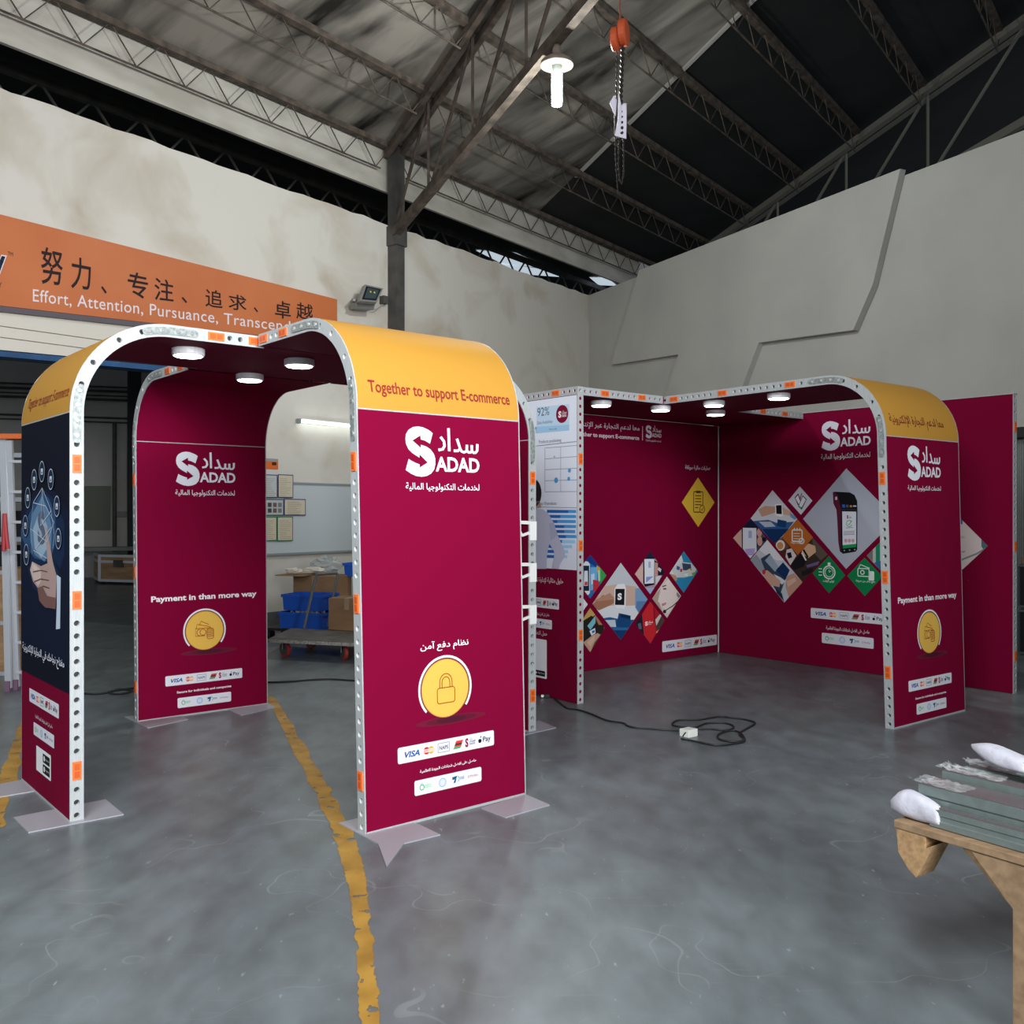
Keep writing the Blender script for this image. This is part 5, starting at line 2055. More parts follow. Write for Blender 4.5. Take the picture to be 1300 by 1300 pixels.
mb.hexa([P_(a[0], b[1], .002), P_(b[0], b[1], .002), P_(b[0], b[1], .008), P_(a[0], b[1], .008), P_(a[0], a[1], .002), P_(b[0], a[1], .002), P_(b[0], a[1], .008), P_(a[0], a[1], .008)])
mb.build('panel', mat('notice_orange', '#d0662a', 0.6), ns)
p = wall_print(.008)
p.uv([(a[0], a[1]), (b[0], a[1]), (b[0], a[1] - (a[1] - b[1]) * .28), (a[0], a[1] - (a[1] - b[1]) * .28)], '#8d9693')
p.uv([(b[0] - .10, b[1] + .05), (b[0] - .03, b[1] + .05), (b[0] - .03, b[1] + .09), (b[0] - .10, b[1] + .09)], '#4a2a1c')
p.build('print', ns)

# ------------------------------------------------------------------ goods by the left wall, seen through the booth
dFL, dFR, dBL = flr(341.5, 810.5, .2), flr(470, 816.5, .2), flr(369, 797.5, .2)
ex = (dFR - dFL).normalized()
ey = V((-ex.y, ex.x, 0))
dep = (dBL - dFL).dot(ey)
tro = thing('platform_trolley', fixed(dFL.copy()), 'grey platform trolley with a folding handle and red castor wheels', 'trolley')
mb = MB()
o = dFL
sk = (dBL - dFL) - ey * dep
mb.hexa([o - ZUP * .035, o + ex * 1.5 - ZUP * .035, o + ex * 1.5 + ey * dep + sk - ZUP * .035, dBL - ZUP * .035, o, o + ex * 1.5, o + ex * 1.5 + ey * dep + sk, dBL])
mb.build('deck', noisy('worn_deck', '#4d4a46', '#66625d', (1, 1, 1), 8, 4, rough=0.6), tro)
mb = MB()
mb.hexa([o - ey * .012 - ZUP * .038, o + ex * 1.5 - ey * .012 - ZUP * .038, o + ex * 1.5 - ZUP * .038, o - ZUP * .038, o - ey * .012 - ZUP * .006, o + ex * 1.5 - ey * .012 - ZUP * .006, o + ex * 1.5 - ZUP * .006, o - ZUP * .006])
mb.build('edge_strip', noisy('speckled_edge', '#77756f', '#a3a09a', (1, 1, 1), 50, 2, rough=0.6), tro)


def castor(px, py, k=.35):
    c = flr(px, py)
    ax = (ex * k + ey * .9).normalized()
    r = .076
    m = MB()
    cc = c + ZUP * r
    m.lathe(cc - ax * .018, [(r * .78, 0), (r, .004), (r, .032), (r * .78, .036)], 20, axis=ax)
    w = m.build('castor_wheel', mat('red_wheel', '#a3322d', 0.5), tro)
    m = MB()
    m.lathe(cc - ax * .021, [(r * .74, 0), (r * .74, .042)], 16, axis=ax)
    m.lathe(cc - ax * .024, [(r * .2, 0), (r * .2, .048)], 10, axis=ax)
    m.build('hub', STEELD, w)
    m = MB()
    m.bar(cc - ax * .03, cc - ax * .03 + ZUP * .095, .03, .006)
    m.bar(cc + ax * .03, cc + ax * .03 + ZUP * .095, .03, .006)
    m.box(cc + ZUP * .092, ax * .035, ax.cross(ZUP) * .035, ZUP * .004)
    m.build('castor_fork', mat('fork_grey', '#8c9194', .4, .4), tro)


castor(362, 833.6)
castor(437, 838, .8)
castor(394.5, 823.6)
mb = MB()
hz = 10.25
mb.tube([at(386.2, 797, hz), at(394, 762, hz), at(401.4, 730.5, hz), at(403, 728.8, hz), at(427.6, 727.2, hz + .12), at(428.8, 729, hz + .12), at(423, 757, hz + .12), at(419.5, 777, hz + .12), at(416.5, 795, hz + .12)], .016, 8)
mb.build('handle', mat('handle_grey', '#6d7173', .45, .3), tro)


def carton(p0, wx, wy, h, label, m=None, name='cardboard_box', cat='box', group='cartons by the left wall'):
    """p0: near-left bottom corner"""
    m = m or CARD
    root = thing(name, p0 + ex * wx / 2 + ey * wy / 2, label, cat, group)
    mb = MB()
    mb.hexa([p0, p0 + ex * wx, p0 + ex * wx + ey * wy, p0 + ey * wy, p0 + ZUP * h, p0 + ex * wx + ZUP * h, p0 + ex * wx + ey * wy + ZUP * h, p0 + ey * wy + ZUP * h])
    mb.build('carton', m, root, bevel=.004)
    mb = MB()
    q = p0 + ex * wx * .45
    mb.hexa([q - ey * .0015 + ZUP * (h - .12), q + ex * .055 - ey * .0015 + ZUP * (h - .12), q + ex * .055 + ZUP * (h - .12), q + ZUP * (h - .12), q - ey * .0015 + ZUP * (h + .0015), q + ex * .055 - ey * .0015 + ZUP * (h + .0015), q + ex * .055 + ey * wy + ZUP * (h + .0015), q + ey * wy + ZUP * (h + .0015)])
    mb.build('packing_tape', mat('tape_brown', '#a88e6c', .3), root)
    return root


c0 = flr(417, 799.5, .202)
carton(c0, .42, .32, .34, 'brown carton standing on the platform trolley')
b0 = flr(366.5, 806)
carton(b0 + ey * .1, .56, .42, .70, 'tall brown carton behind the blue crates, topped by a loose board')
carton(b0 + ey * .14 + ex * .60, .30, .36, .42, 'brown carton behind the trolley handle at the right of the stack')


def blue_crate(p0, wx, wy, h, label):
    root = thing('plastic_crate', p0 + ex * wx / 2 + ey * wy / 2, label, 'crate', 'blue plastic crates')
    mb = MB()
    tp = .010
    t = .008

    def ring(i, z, off):
        a = tp * (1 - z / h) + off
        return [p0 + ex * a + ey * a + ZUP * z, p0 + ex * (wx - a) + ey * a + ZUP * z, p0 + ex * (wx - a) + ey * (wy - a) + ZUP * z, p0 + ex * a + ey * (wy - a) + ZUP * z]
    vs = ring(0, 0, 0) + ring(0, h, 0) + ring(0, h, t) + ring(0, t, t)
    fs = [(3, 2, 1, 0)] + [(i, (i + 1) % 4, 4 + (i + 1) % 4, 4 + i) for i in range(4)] + [(4 + i, 4 + (i + 1) % 4, 8 + (i + 1) % 4, 8 + i) for i in range(4)] + [(8 + i, 8 + (i + 1) % 4, 12 + (i + 1) % 4, 12 + i) for i in range(4)] + [(12, 13, 14, 15)]
    mb.add(vs, fs)
    mb.build('tub', BLUE, root)
    mb = MB()
    r = .012
    for z in (h - .03, h):
        pass
    o_, i_ = ring(0, h, -r), ring(0, h, t)
    lo_ = [q - ZUP * .03 for q in o_]
    mb.add(o_ + i_ + lo_, [(i, (i + 1) % 4, 4 + (i + 1) % 4, 4 + i) for i in range(4)] + [(8 + i, 8 + (i + 1) % 4, (i + 1) % 4, i) for i in range(4)])
    mb.build('rim', BLUE, root)
    return root


dz0 = 10.75
k0 = at(354.5, 797.5, dz0)
dl = thing('dolly', V((k0.x, k0.y, 0)), 'low black dolly under the two stacked blue crates', 'dolly')
mb = MB()
q = V((k0.x, k0.y, k0.z - .03)) - ex * .22
mb.hexa([q, q + ex * .82, q + ex * .82 + ey * .4, q + ey * .4, q + ZUP * .028, q + ex * .82 + ZUP * .028, q + ex * .82 + ey * .4 + ZUP * .028, q + ey * .4 + ZUP * .028])
mb.build('deck', BLACK, dl)
for u, v in ((.08, .05), (.74, .05), (.08, .35), (.74, .35)):
    mb = MB()
    cc = q + ex * u + ey * v
    rr = cc.z / 2
    cc = V((cc.x, cc.y, rr))
    mb.lathe(cc - ex * .02, [(rr, 0), (rr, .04)], 14, axis=ex)
    mb.build('wheel', BLACK, dl)
blue_crate(k0, .56, .38, .185, 'lower of the two stacked blue crates by the wall')
k1 = at(358.5, 774.5, dz0 + .02)
ws = thing('paper_roll_pack', V((k0.x, k0.y, k1.z - .03)), 'white rolled goods showing between the two blue crates', 'goods')
for j in range(7):
    mb = MB()
    c = k0 + ex * (.10 + .065 * j) + ey * .12 + ZUP * .188
    mb.tube([c - ZUP * .05, c + ZUP * (k1.z - k0.z - .19)], .026, 10)
    mb.build('roll', WHITE if j % 2 else mat('grey_roll', '#9a9a9a', .5), ws)
blue_crate(V((k1.x, k1.y, k1.z)), .50, .38, .18, 'upper of the two stacked blue crates by the wall')
k2 = at(436.5, 732, 11.48)
carton(b0 + ey * .10 + ex * .93, .42, .36, k2.z - .003, 'tall carton carrying a small blue crate, beside the near booth leg')
blue_crate(k2, .40, .3, .165, 'small blue crate on top of the tall carton, half behind the near booth leg')
lb = thing('loose_board', at(365, 731, 11.2), 'loose board lying over the tall carton', 'board')
mb = MB()
l0 = at(349, 729.5, 11.2)
zb2 = .705
l0.z = zb2
mb.hexa([l0, l0 + ex * .36, l0 + ex * .36 + ey * .4, l0 + ey * .4, l0 + ZUP * .012, l0 + ex * .36 + ZUP * .012, l0 + ex * .36 + ey * .4 + ZUP * .012, l0 + ey * .4 + ZUP * .012])
mb.build('board', PLY, lb)


def lump(name, c, rx, ry, rz, label, cat, m, seed, jag=.25, group=None, n=14, mrows=9):
    rnd = random.Random(seed)
    mb = MB()
    for i in range(mrows + 1):
        th = PI * i / mrows
        for j in range(n):
            ph = 2 * PI * j / n
            k = 1 + rnd.uniform(-jag, jag)
            mb.v.append(c + ex * rx * k * math.sin(th) * math.cos(ph) + ey * ry * k * math.sin(th) * math.sin(ph) + ZUP * rz * (1 + k * math.cos(th)))
    for i in range(mrows):
        for j in range(n):
            mb.f.append([i * n + j, i * n + (j + 1) % n, (i + 1) * n + (j + 1) % n, (i + 1) * n + j])
            mb.m.append(0)
    return tag(mb.build(name, m, origin=c), label, cat, group)


CLOTH = mat('white_cloth', '#ddd6c9', .8)
FILM = mat('clear_film', '#c3cacb', .18)
FILM.node_tree.nodes['Principled BSDF'].inputs['Alpha'].default_value = .55
lump('white_rag', l0 + ex * .16 + ey * .15 + ZUP * .018, .10, .07, .035, 'crumpled pale rag on the loose board', 'rag', CLOTH, 2)
lump('white_rag', b0 + ex * .24 + ey * .20 + ZUP * .728, .14, .09, .035, 'crumpled white rag on the tall carton, behind the trolley handle', 'rag', CLOTH, 4)
lump('plastic_film_bundle', b0 + ex * .29 + ey * .40 + ZUP * .735, .20, .10, .085, 'crumpled clear plastic film on top of the tall carton', 'plastic film', FILM, 5, .35)

# ------------------------------------------------------------------ beyond the doorway and the left edge
LADM = mat('ladder_aluminium', '#b9bcc2', .35, .35)
lad = thing('stepladder', flr(12, 877), 'aluminium stepladder with orange top cap at the left edge behind the dark blue panel', 'ladder')
zt_ = at(12, 556, 7.69).z
for (xa, ya, xb, yb, zz0) in ((4, 557, 11, 878, 0.0), (12, 559, 21.5, 876, 0.0)):
    for sx in (0, .46):
        a, b = flr(xb, yb), at(xa, ya, 7.69)
        mb = MB()
        mb.bar(a + V((sx, .05 * (sx > 0), .03)), b + V((sx * .8, .05 * (sx > 0), 0)), .026, .05)
        mb.build('rail', LADM, lad)
        mb = MB()
        mb.box(a + V((sx, .05 * (sx > 0), .045)), V((.02, 0, 0)), V((0, .03, 0)), V((0, 0, .043)))
        mb.build('rubber_foot', mat('purple_foot', '#6a5066', .6), lad)
for k in range(8):
    f = (k + .6) / 8.3
    a = flr(21.5, 876).lerp(at(12, 559, 7.69), f)
    mb = MB()
    mb.bar(a + V((0, .0, 0)), a + V((.45, .05, 0)), .05, .022)
    mb.build('rung', LADM, lad)
mb = MB()
a = at(2, 556, 7.69)
mb.box(a + V((.22, .02, .01)), V((.26, 0, 0)), V((0, .08, 0)), V((0, 0, .02)))
mb.build('top_cap', mat('ladder_orange', '#c9622c', .5), lad)['label'] = 'orange top cap'
mb = MB()
mb.tube([at(6, 652, 7.62), at(5, 680, 7.6), at(4.5, 700, 7.6)], .016, 6)
mb.tube([at(6, 652, 7.62), at(8, 680, 7.6), at(10, 697, 7.6)], .016, 6)
mb.build('red_strap', mat('red_strap', '#a3232b', .6), lad)

pc0 = flr(-70, 858)
cs = thing('plywood_case', pc0, 'plywood case with pale metal edges at the left edge behind the stepladder', 'case')
pw = flr(8, 858) - pc0
mb = MB()
hh = at(0, 724, pc0.y).z
mb.hexa([pc0, pc0 + pw, pc0 + pw + V((0, .6, 0)), pc0 + V((0, .6, 0)), pc0 + ZUP * hh, pc0 + pw + ZUP * hh, pc0 + pw + V((0, .6, hh)), pc0 + V((0, .6, hh))])
mb.build('body', PLY, cs)
for zz_ in (.02, hh * .5, hh - .02):
    mb = MB()
    mb.bar(pc0 + V((-.01, -.006, zz_)), pc0 + pw + V((.01, -.006, zz_)), .012, .035)
    mb.build('metal_edge', LADM, cs)

# steel rack with dark boxes in the workshop beyond
rk = thing('storage_rack', V((-6.3, 10.9, 0)), 'grey steel storage rack in the workshop behind the stepladder', 'rack')
rx0, rx1, ry0, ry1 = -7.6, -5.35, 10.7, 11.3
for x in (rx0, rx1):
    for y in (ry0, ry1):
        mb = MB()
        mb.box(V((x, y, 1.1)), V((.025, 0, 0)), V((0, .025, 0)), V((0, 0, 1.1)))
        mb.build('upright', LADM, rk)
for z in (.35, .75, 1.15, 1.6, 2.1):
    mb = MB()
    mb.box(V(((rx0 + rx1) / 2, (ry0 + ry1) / 2, z)), V(((rx1 - rx0) / 2, 0, 0)), V((0, .3, 0)), V((0, 0, .025)))
    mb.build('shelf', LADM, rk)
for k, (x, z, w, m, lab) in enumerate(((-6.7, .375, .5, '#20242c', 'dark box on the lowest shelf of the storage rack'), (-5.85, .375, .42, '#5a4636', 'brown box on the lowest shelf of the storage rack'), (-6.1, .775, .6, '#1b1e24', 'dark box on the second shelf of the storage rack'),
                                       (-5.95, 1.175, .5, '#232427', 'dark box on the third shelf of the storage rack'), (-6.2, 1.625, .6, '#4a2c1e', 'rust brown box on the upper shelf of the storage rack'))):
    mb = MB()
    mb.box(V((x, 11.0, z + .15)), V((w / 2, 0, 0)), V((0, .2, 0)), V((0, 0, .148)))
    tag(mb.build('storage_box', mat('box_' + m[1:], m, .6), origin=V((x, 11.0, z)), bevel=.01), lab, 'box', 'boxes on the storage rack')

# flight case by the far wall
fc0 = flr(127, 741.5)
fcx = (flr(190, 743.5) - fc0)
fcz = at(127, 705.5, fc0.y).z
fc = thing('flight_case', fc0, 'large plywood flight case with metal edges by the dim back wall', 'case')
dvec = (flr(115, 735) - fc0) * .6
mb = MB()
cor = [fc0, fc0 + fcx, fc0 + fcx + dvec, fc0 + dvec]
lift = ZUP * .07
mb.hexa([q + lift for q in cor] + [q + ZUP * fcz for q in cor])
mb.build('body', PLY, fc)
for (a, b) in ((0, 1), (0, 3)):
    for z in (.08, fcz * .8, fcz):
        mb = MB()
        mb.bar(cor[a] + ZUP * z, cor[b] + ZUP * z, .05)
        mb.build('metal_edge', LADM, fc)
mb = MB()
mb.bar(cor[0] + lift, cor[0] + ZUP * fcz, .06)
mb.build('metal_edge', LADM, fc)
mb = MB()
mb.box(cor[0] + fcx * .38 + ZUP * fcz * .74 - V((0, .02, 0)), fcx.normalized() * .12, V((0, .02, 0)), ZUP * .07)
mb.build('latch', STEELD, fc)
for q in cor:
    mb = MB()
    c = q + (fc0 + fcx * .5 + dvec * .5 - q) * .12
    c.z = .035
    mb.lathe(c - V((.02, 0, 0)), [(.034, 0), (.034, .04)], 12, axis=V((1, 0, 0)))
    mb.build('wheel', BLACK, fc)
mb = MB()
q = NWp(118, 697, .85)
mb.box(q + V((1.0, .55, 0)), V((1.6, .85, 0)), V((-.12, .22, 0)), ZUP * .04)
for u in (-1.4, 1.4):
    c = q + V((1.0, .55, 0)) + V((.882, .472, 0)) * u
    c.z = q.z / 2 - .02
    mb.box(c, V((.04, 0, 0)), V((0, .04, 0)), ZUP * (q.z / 2 - .022))
tag(mb.build('work_bench', mat('bench_grey', '#6b6e70', .5)), 'long grey bench along the dim back wall, above the flight case', 'bench')

# cables on the floor
CABLE = mat('cable_black', '#1d1f21', .5)


def smooth_px(pts, n=5):
    out = []
    for i in range(len(pts) - 1):
        p0, p1, p2, p3 = pts[max(i - 1, 0)], pts[i], pts[i + 1], pts[min(i + 2, len(pts) - 1)]
        for k in range(n):
            t_ = k / n
            out.append(tuple(.5 * (2 * p1[j] + (p2[j] - p0[j]) * t_ + (2 * p0[j] - 5 * p1[j] + 4 * p2[j] - p3[j]) * t_ ** 2 + (3 * p1[j] - p0[j] - 3 * p2[j] + p3[j]) * t_ ** 3) for j in (0, 1)))
    out.append(pts[-1])
    return out


mb = MB()
mb.tube([flr(x, y, .008) for x, y in smooth_px([(96, 879), (118, 881), (138, 879), (150, 875), (160, 875.5), (168, 876.5), (160, 880), (145, 881), (140, 878), (165, 874), (200, 871), (260, 868), (343, 866), (370, 865), (395, 863), (420, 862.2), (450, 864), (480, 866)])], .008, 6)
tag(mb.build('floor_cable', CABLE), 'black cable lying across the floor behind the near booth', 'cable')
zz6 = lambda x, y: (680 + x / 4.333, 840 + y / 4.333)
mb = MB()
mb.tube([flr(*zz6(x, y), z=.007) for x, y in smooth_px([(85, 190), (98, 197), (120, 215), (150, 240), (180, 258), (235, 265), (300, 285), (390, 322), (480, 337), (500, 350), (540, 362), (620, 368), (700, 375), (787, 378)])], .0065, 6)
mb.tube([flr(*zz6(x, y), z=.007) for x, y in smooth_px([(800, 424), (820, 428), (852, 433), (930, 450), (1000, 460), (1090, 452), (1148, 436), (1135, 400), (1095, 380), (1040, 386), (1003, 405), (1012, 427), (1075, 440), (1130, 438), (1148, 425), (1120, 398), (1150, 375), (1200, 347), (1204, 333), (1180, 325), (1140, 316), (1070, 308), (1020, 302), (960, 310), (900, 319), (790, 322), (757, 335), (752, 345), (770, 354), (830, 362), (900, 370), (960, 370), (1020, 377), (1070, 374), (1090, 362), (1078, 348), (1030, 337), (950, 338), (920, 346), (885, 360), (866, 361)])], .0065, 6)
tag(mb.build('power_cable', CABLE), 'black power cable coiled on the floor inside the far booth', 'cable')
pb0 = thing('power_block', flr(873, 932), 'white power block on the floor beside the coiled black cable', 'power block')
a, b, c_ = flr(874.5, 937.3), flr(886, 934.8), flr(862.5, 934.6)
mb = MB()
hb = .05
d4 = b + (c_ - a)
mb.hexa([a, b, d4, c_, a + ZUP * hb, b + ZUP * hb, d4 + ZUP * hb, c_ + ZUP * hb])
mb.build('casing', mat('block_white', '#e4e6df', .5), pb0, bevel=.004)
mb = MB()
m_ = (a + c_) / 2 + ZUP * hb * .5 + (a - b).normalized() * .002
mb.bar(m_ - (c_ - a) * .2 + ZUP * .01, m_ + (c_ - a) * .1 - ZUP * .02, .006)
mb.build('plug_lead', CABLE, pb0)
pl = thing('cable_plug', flr(694, 886), 'small plug on the floor at the foot of the chart panel', 'plug')
mb = MB()
c = flr(694, 886)
mb.box(c + ZUP * .016, V((.022, 0, 0)), V((0, .018, 0)), ZUP * .015)
mb.build('plug_body', BLACK, pl, bevel=.004)
mb = MB()
mb.box(c + V((-.032, 0, .016)), V((.012, 0, 0)), V((0, .012, 0)), ZUP * .009)
mb.build('socket_end', WHITE, pl)

# black cases by the sliding door
def along_wall(o, l, d, z0, z1):
    a, b = RD * l, -RN * d
    return [q + ZUP * z for z in (z0, z1) for q in (o, o + a, o + a + b, o + b)]


CB = at(1293.5, 800, 9.7)
CB.z = 0
for z0, z1, lab in ((.0, .47, 'lower of the two black cases at the right edge by the sliding door'), (.475, .93, 'upper of the two black cases at the right edge by the sliding door')):
    root = thing('equipment_case', CB + RD * .3 + ZUP * z0, lab, 'case', 'black cases by the sliding door')
    mb = MB()
    mb.hexa(along_wall(CB, .62, .30, z0, z1))
    mb.build('shell', mat('case_black', '#1d2126', .5), root, bevel=.012)
    for z in (z0 + .02, z1 - .02):
        mb = MB()
        mb.bar(CB + RN * .004 + ZUP * z, CB + RD * .62 + RN * .004 + ZUP * z, .012, .022)
        mb.build('metal_edge', mat('case_edge', '#6d787c', .4, .4), root)
    mb = MB()
    mb.bar(CB + RN * .004 + ZUP * (z0 + .03), CB + RN * .004 + ZUP * (z1 - .03), .022)
    mb.build('metal_edge', mat('case_edge', '#6d787c', .4, .4), root)
mb = MB()
mb.hexa(along_wall(CB + RD * .02 - RN * .02, .4, .24, .933, 1.0))
tag(mb.build('cardboard_box', CARD), 'flat brown carton on the black cases at the right edge', 'box')

# ------------------------------------------------------------------ wooden trestle with aluminium profiles, lower right
DZ = .5
A_ = flr(1134.5, 1040.5, DZ)
fv = (flr(1240.5, 1071.6, DZ) - A_).normalized()
gv = V((-fv.y, fv.x, 0))
if gv.x < 0:
    gv = -gv
tr = thing('wooden_trestle', V((A_.x, A_.y, 0)) + fv * .5, 'pale wooden trestle carrying wrapped aluminium bars at the lower right', 'trestle')
mb = MB()
mb.hexa([A_ - ZUP * .024, A_ + fv * 1.25 - ZUP * .024, A_ + fv * 1.25 + gv * .62 - ZUP * .024, A_ + gv * .62 - ZUP * .024, A_, A_ + fv * 1.25, A_ + fv * 1.25 + gv * .62, A_ + gv * .62])
mb.build('deck_board', WOOD, tr, bevel=.003)


def fz(pts, depth0, depth1, name, m):
    o0 = [A_ + fv * a + ZUP * (z - DZ) + gv * depth0 for a, z in pts]
    n = len(o0)
    mb = MB()
    mb.add(o0 + [q + gv * (depth1 - depth0) for q in o0], [list(range(n)), list(range(n, 2 * n))[::-1]] + [(i, n + i, n + (i + 1) % n, (i + 1) % n) for i in range(n)])
    return mb.build(name, m, tr, bevel=.002)


def fpx(x, y):
    a, b = solve_plane(x, y, A_, fv, ZUP)
    return (a, DZ + b)


BLOCKM = noisy('end_grain_wood', '#957551', '#b08f66', (1, 1, 1), 60, 4, rough=0.8)
fz([fpx(1136, 1046.5), fpx(1174, 1058), fpx(1174, 1078), fpx(1184, 1074), fpx(1162, 1115), fpx(1152, 1104), fpx(1139, 1082)], .004, .10, 'corner_block', BLOCKM)
pts = [fpx(1222, 1069), fpx(1284, 1155), fpx(1285, 1300)]
pts = [pts[0], pts[1], (pts[1][0], .002), (pts[1][0] + .10, .002), (pts[1][0] + .10, DZ - .026), (pts[0][0], DZ - .026)]
fz(pts, .006, .055, 'brace_leg', WOOD)
fz([(.03, DZ - .026), (1.2, DZ - .026), (1.2, DZ - .07), (.03, DZ - .07)], .30, .36, 'under_beam', WOOD)
for (u, v) in ((1.12, .02), (1.12, .55), (.62, .55)):
    q = A_ + fv * u + gv * v
    mb = MB()
    mb.hexa([V((q.x, q.y, 0.002)) + fv * a + gv * b for a, b in ((0, 0), (.07, 0), (.07, .06), (0, .06))] + [V((q.x, q.y, DZ - .024)) + fv * a + gv * b for a, b in ((0, 0), (.07, 0), (.07, .06), (0, .06))])
    mb.build('leg', WOOD, tr)

ALU = noisy('anodised_profile', '#76827f', '#7f8b89', (1, 1, 1), 30, 3, rough=0.32, metal=0.4)
ALUD = mat('profile_top_reflection', '#6d6468', .25, .2)  # purple-brown reflection painted as a colour on the bar tops
FOAM = noisy('white_foam_wrap', '#b3b3bf', '#c3c3cd', (1, 1, 1), 14, 5, rough=0.75, bump=.5)


def profile_bar(P, w, h, L, label):
    """P: pixel-located start of the top near edge"""
    root = thing('aluminium_bar', P - ZUP * h, label, 'aluminium bar', 'aluminium bars on the trestle')
    mb = MB()
    o = P
    # ribbed near face: three ledges and two grooves
    lv = [0, .28, .34, .60, .66, 1.0]
    dp = [0, 0, .004, .004, 0, 0]
    prof = []
    for a, d in zip(lv, dp):
        prof.append((d, -h * a))
    prof += [(w, -h), (w, 0)]
    n = len(prof)
    vs = [o + gv * a + ZUP * b for a, b in prof] + [o + fv * L + gv * a + ZUP * b for a, b in prof]
    mb.add(vs, [list(range(n))[::-1], list(range(n, 2 * n))] + [(i, n + i, n + (i + 1) % n, (i + 1) % n) for i in range(n)])
    mb.build('extrusion', ALU, root)
    mb = MB()
    q = o + gv * .012 + ZUP * .0005
    mb.hexa([q, q + fv * L, q + fv * L + gv * (w - .024), q + gv * (w - .024)] + [x + ZUP * .003 for x in (q, q + fv * L, q + fv * L + gv * (w - .024), q + gv * (w - .024))])
    mb.build('reflection_strip', ALUD, root)
    return root


def foam(parent, P, specs, name='foam_wrap'):
    """rounded padding: list of (along f, across g, height, half width, half height)"""
    mb = MB()
    n = 14
    rnd = random.Random(len(specs))
    for (a, b, c, rw, rh) in specs:
        for j in range(n):
            q = 2 * PI * j / n
            cw, sw = math.cos(q), math.sin(q)
            e = .75
            mb.v.append(P + fv * (a + rnd.uniform(-.005, .005)) + gv * (b + rw * math.copysign(abs(cw) ** e, cw)) + ZUP * (c + rh * math.copysign(abs(sw) ** e, sw) + rnd.uniform(-.0035, .0035)))
    k = len(specs)
    for i in range(k - 1):
        for j in range(n):
            mb.f.append([i * n + j, i * n + (j + 1) % n, (i + 1) * n + (j + 1) % n, (i + 1) * n + j])
            mb.m.append(0)
    mb.f += [list(range(n))[::-1], list(range((k - 1) * n, k * n))]
    mb.m += [0, 0]
    o = mb.build(name, FOAM, parent, smooth=True)
    md = o.modifiers.new('soft', 'SUBSURF')
    md.levels = md.render_levels = 1
    return o


P1 = flr(1180, 1026, DZ + .055)
bar1 = profile_bar(P1, .043, .052, 1.25, 'lowest aluminium bar with a white padded end, at the near edge of the trestle')
foam(bar1, P1, [(-.145, .030, -.030, .006, .008), (-.138, .030, -.026, .026, .018), (-.112, .026, -.012, .040, .036), (-.085, .022, -.006, .038, .044), (-.055, .018, -.010, .026, .042), (-.02, .018, -.014, .026, .038), (.01, .018, -.020, .026, .033), (.028, .018, -.026, .025, .027), (.034, .018, -.026, .022, .022)])
P2 = flr(1166, 995.5, DZ + .105)
bar2 = profile_bar(P2, .128, .100, 1.25, 'second aluminium bar from the near edge of the trestle')
P3 = flr(1196, 978.5, DZ + .125)
bar3 = profile_bar(P3, .070, .120, 1.2, 'third aluminium bar from the near edge of the trestle')
P4 = flr(1232, 979, DZ + .13)
bar4 = profile_bar(flr(1228, 973, DZ + .13), .06, .125, 1.15, 'farthest of the aluminium bars lying on the trestle')
P5 = flr(1290, 966, DZ + .197)
bar5 = profile_bar(P5, .05, .040, .9, 'topmost aluminium bar with a white padded end, lying over the others')
foam(bar5, P5, [(-.155, .030, .012, .004, .004), (-.148, .030, .010, .016, .010), (-.12, .030, .006, .032, .022), (-.08, .028, .000, .038, .030), (-.04, .026, -.008, .036, .028), (.01, .024, -.014, .034, .026), (.035, .024, -.016, .030, .024)])


def film(parent, P, L, w, seed, hgt=.012):
    rnd = random.Random(seed)
    mb = MB()
    nu, nv = 14, 10
    for i in range(nu + 1):
        for j in range(nv + 1):
            mb.v.append(P + fv * (L * i / nu - .02 + rnd.uniform(-.006, .006)) + gv * (w * j / nv + rnd.uniform(-.004, .004)) + ZUP * (.004 + rnd.uniform(0, hgt) * (1 - i / nu * .7)))
    for i in range(nu):
        for j in range(nv):
            k = i * (nv + 1) + j
            mb.f.append([k, k + 1, k + nv + 2, k + nv + 1])
            mb.m.append(0)
    m = mat('wrinkled_clear_film', '#e9eef0', .08)
    m.node_tree.nodes['Principled BSDF'].inputs['Alpha'].default_value = .16
    mb.build('plastic_film', m, parent)


film(bar2, P2, .16, .085, 3)
film(bar3, P3, .20, .07, 4, .018)
film(bar4, flr(1228, 973, DZ + .13), .25, .06, 5, .022)

# ------------------------------------------------------------------ hanging from the roof
LZ = 9.77
pn = thing('pendant_lamp', at(707, 45, LZ), 'lit white pendant lamp with a wide shade hanging from the roof truss', 'lamp')
c = at(707, 82, LZ)
mb = MB()
mb.lathe(c, [(.168, -.015), (.172, -.005), (.165, .03), (.10, .075), (.05, .10), (.045, .16), (.03, .20)], 28)
mb.build('shade_shell', noisy('aged_shade', '#6f6358', '#8a7f74', (1, 1, 1), 9, 4, rough=.7), pn, smooth=True)
mb = MB()
mb.lathe(c, [(.160, -.014), (.150, .012), (.06, .03)], 28)
mb.build('shade_inside', mat('shade_enamel', '#eef0ea', .35), pn, smooth=True)
mb = MB()
mb.lathe(c, [(.045, -.09), (.045, .02)], 16)
mb.build('lamp_holder', mat('holder_green', '#c6d6cc', .4), pn)
mb = MB()
mb.lathe(c, [(.03, -.43), (.05, -.42), (.054, -.40), (.054, -.09)], 20)
mb.build('bulb', mat('bulb_glow', '#ffffff', .4, emit='#eefcff', estr=30.0), pn)
pl_ = bpy.data.lights.new('pendant_bulb', 'POINT')
pl_.energy = 265
pl_.shadow_soft_size = .08
pl_.color = (0.93, 1.0, 0.98)
plo = bpy.data.objects.new('pendant_bulb', pl_)
COL.objects.link(plo)
plo.parent = pn
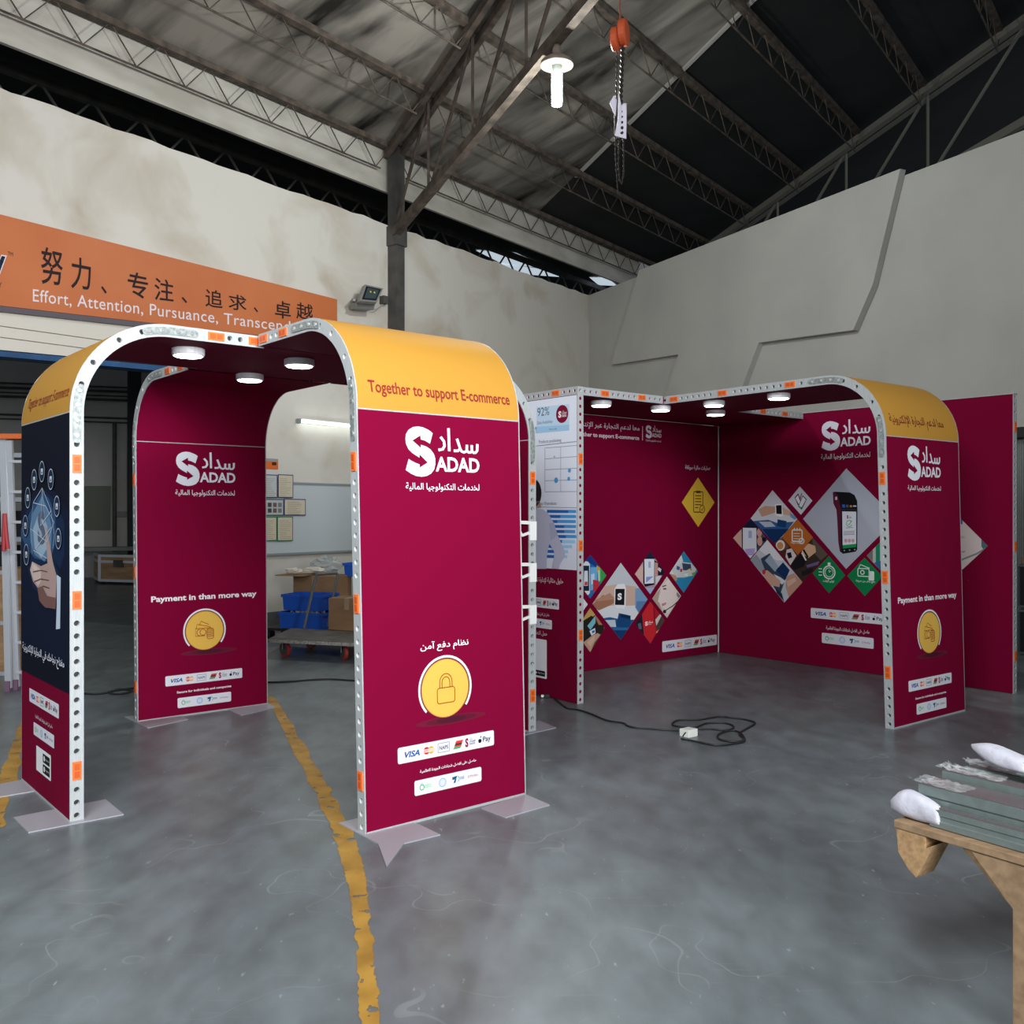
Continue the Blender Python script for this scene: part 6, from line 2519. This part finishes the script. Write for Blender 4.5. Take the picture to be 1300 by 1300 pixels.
plo.location = c - ZUP * .52 - ROOTLOC[pn.name]
mb = MB()
mb.tube([c + ZUP * .2, at(707, 40, LZ) + ZUP * .02], .008, 6)
mb.build('cord', BLACK, pn)

HZ = 8.66
ho = thing('chain_hoist', at(787, 40, HZ), 'orange chain hoist with dangling dark chains, hanging beside the pendant lamp', 'hoist')
hax = V((.93, -.36, 0))
for (x, y, r, w) in ((781.2, 50, .105, .05), (791.5, 41.5, .118, .06)):
    mb = MB()
    cc = at(x, y, HZ)
    mb.lathe(cc - hax * w / 2, [(r * .5, -.012), (r * .88, -.006), (r, .006), (r, w - .006), (r * .88, w + .006), (r * .5, w + .012)], 24, axis=hax)
    mb.build('drum', mat('hoist_orange', '#c4552c', .5), ho)
mb = MB()
cc = at(786, 46, HZ)
mb.lathe(cc - hax * .05, [(.075, 0), (.075, .10)], 20, axis=hax)
mb.build('core', BLACK, ho)
mb = MB()
mb.tube([at(787, 27, HZ), at(787.5, 18, HZ), at(786.5, 10, HZ), at(788, -8, HZ), at(788, -70, HZ)], .010, 6)
mb.build('hanging_hook', mat('hook_orange', '#7d4a30', .6), ho)


def chain(pts, name='chain', rl=.011):
    pts = [V(q) for q in pts]
    seg = []
    for a, b in zip(pts, pts[1:]):
        n = max(1, int((b - a).length / .012))
        seg += [a + (b - a) * (k / n) for k in range(n)]
    seg.append(pts[-1])
    mb = MB()
    mb.tube(seg, [rl if (k // 2) % 2 else rl * .5 for k in range(len(seg))], 6)
    mb.build(name, mat('oily_chain', '#2e2823', .6, .3), ho)


chain([at(790.5, 58, HZ), at(789.5, 90, HZ), at(788, 125, HZ), at(790, 150, HZ), at(790, 172, HZ)], rl=.021)
chain([at(783, 62, HZ), at(782.5, 110, HZ), at(780.5, 150, HZ), at(781.5, 200, HZ), at(784.5, 246, HZ)], rl=.008)
chain([at(786, 175, HZ), at(785, 210, HZ), at(786.5, 228, HZ), at(789, 234, HZ), at(792, 220, HZ), at(791.5, 176, HZ)], rl=.010)
pp_ = thing('paper_wrap', at(788, 150, HZ), 'white paper tied round the chains of the orange hoist', 'paper')
PAP = mat('white_paper', '#d6d2e0', .8)
for q in ([(774, 130), (779.5, 121), (783, 127), (781.5, 148), (778, 140)], [(785.5, 118), (784.5, 150), (780.5, 172), (787, 174), (788.5, 132)], [(788.5, 134), (787, 174), (795, 176), (795.5, 152), (795.5, 131), (792, 131)]):
    mb = MB()
    fr_ = [at(x, y, HZ - .03 + .02 * (i % 2)) for i, (x, y) in enumerate(q)]
    n = len(fr_)
    mb.add(fr_ + [a + V((0, .012, 0)) for a in fr_], [list(range(n)), list(range(n, 2 * n))[::-1]] + [(i, n + i, n + (i + 1) % n, (i + 1) % n) for i in range(n)])
    mb.build('paper_fold', PAP, pp_)
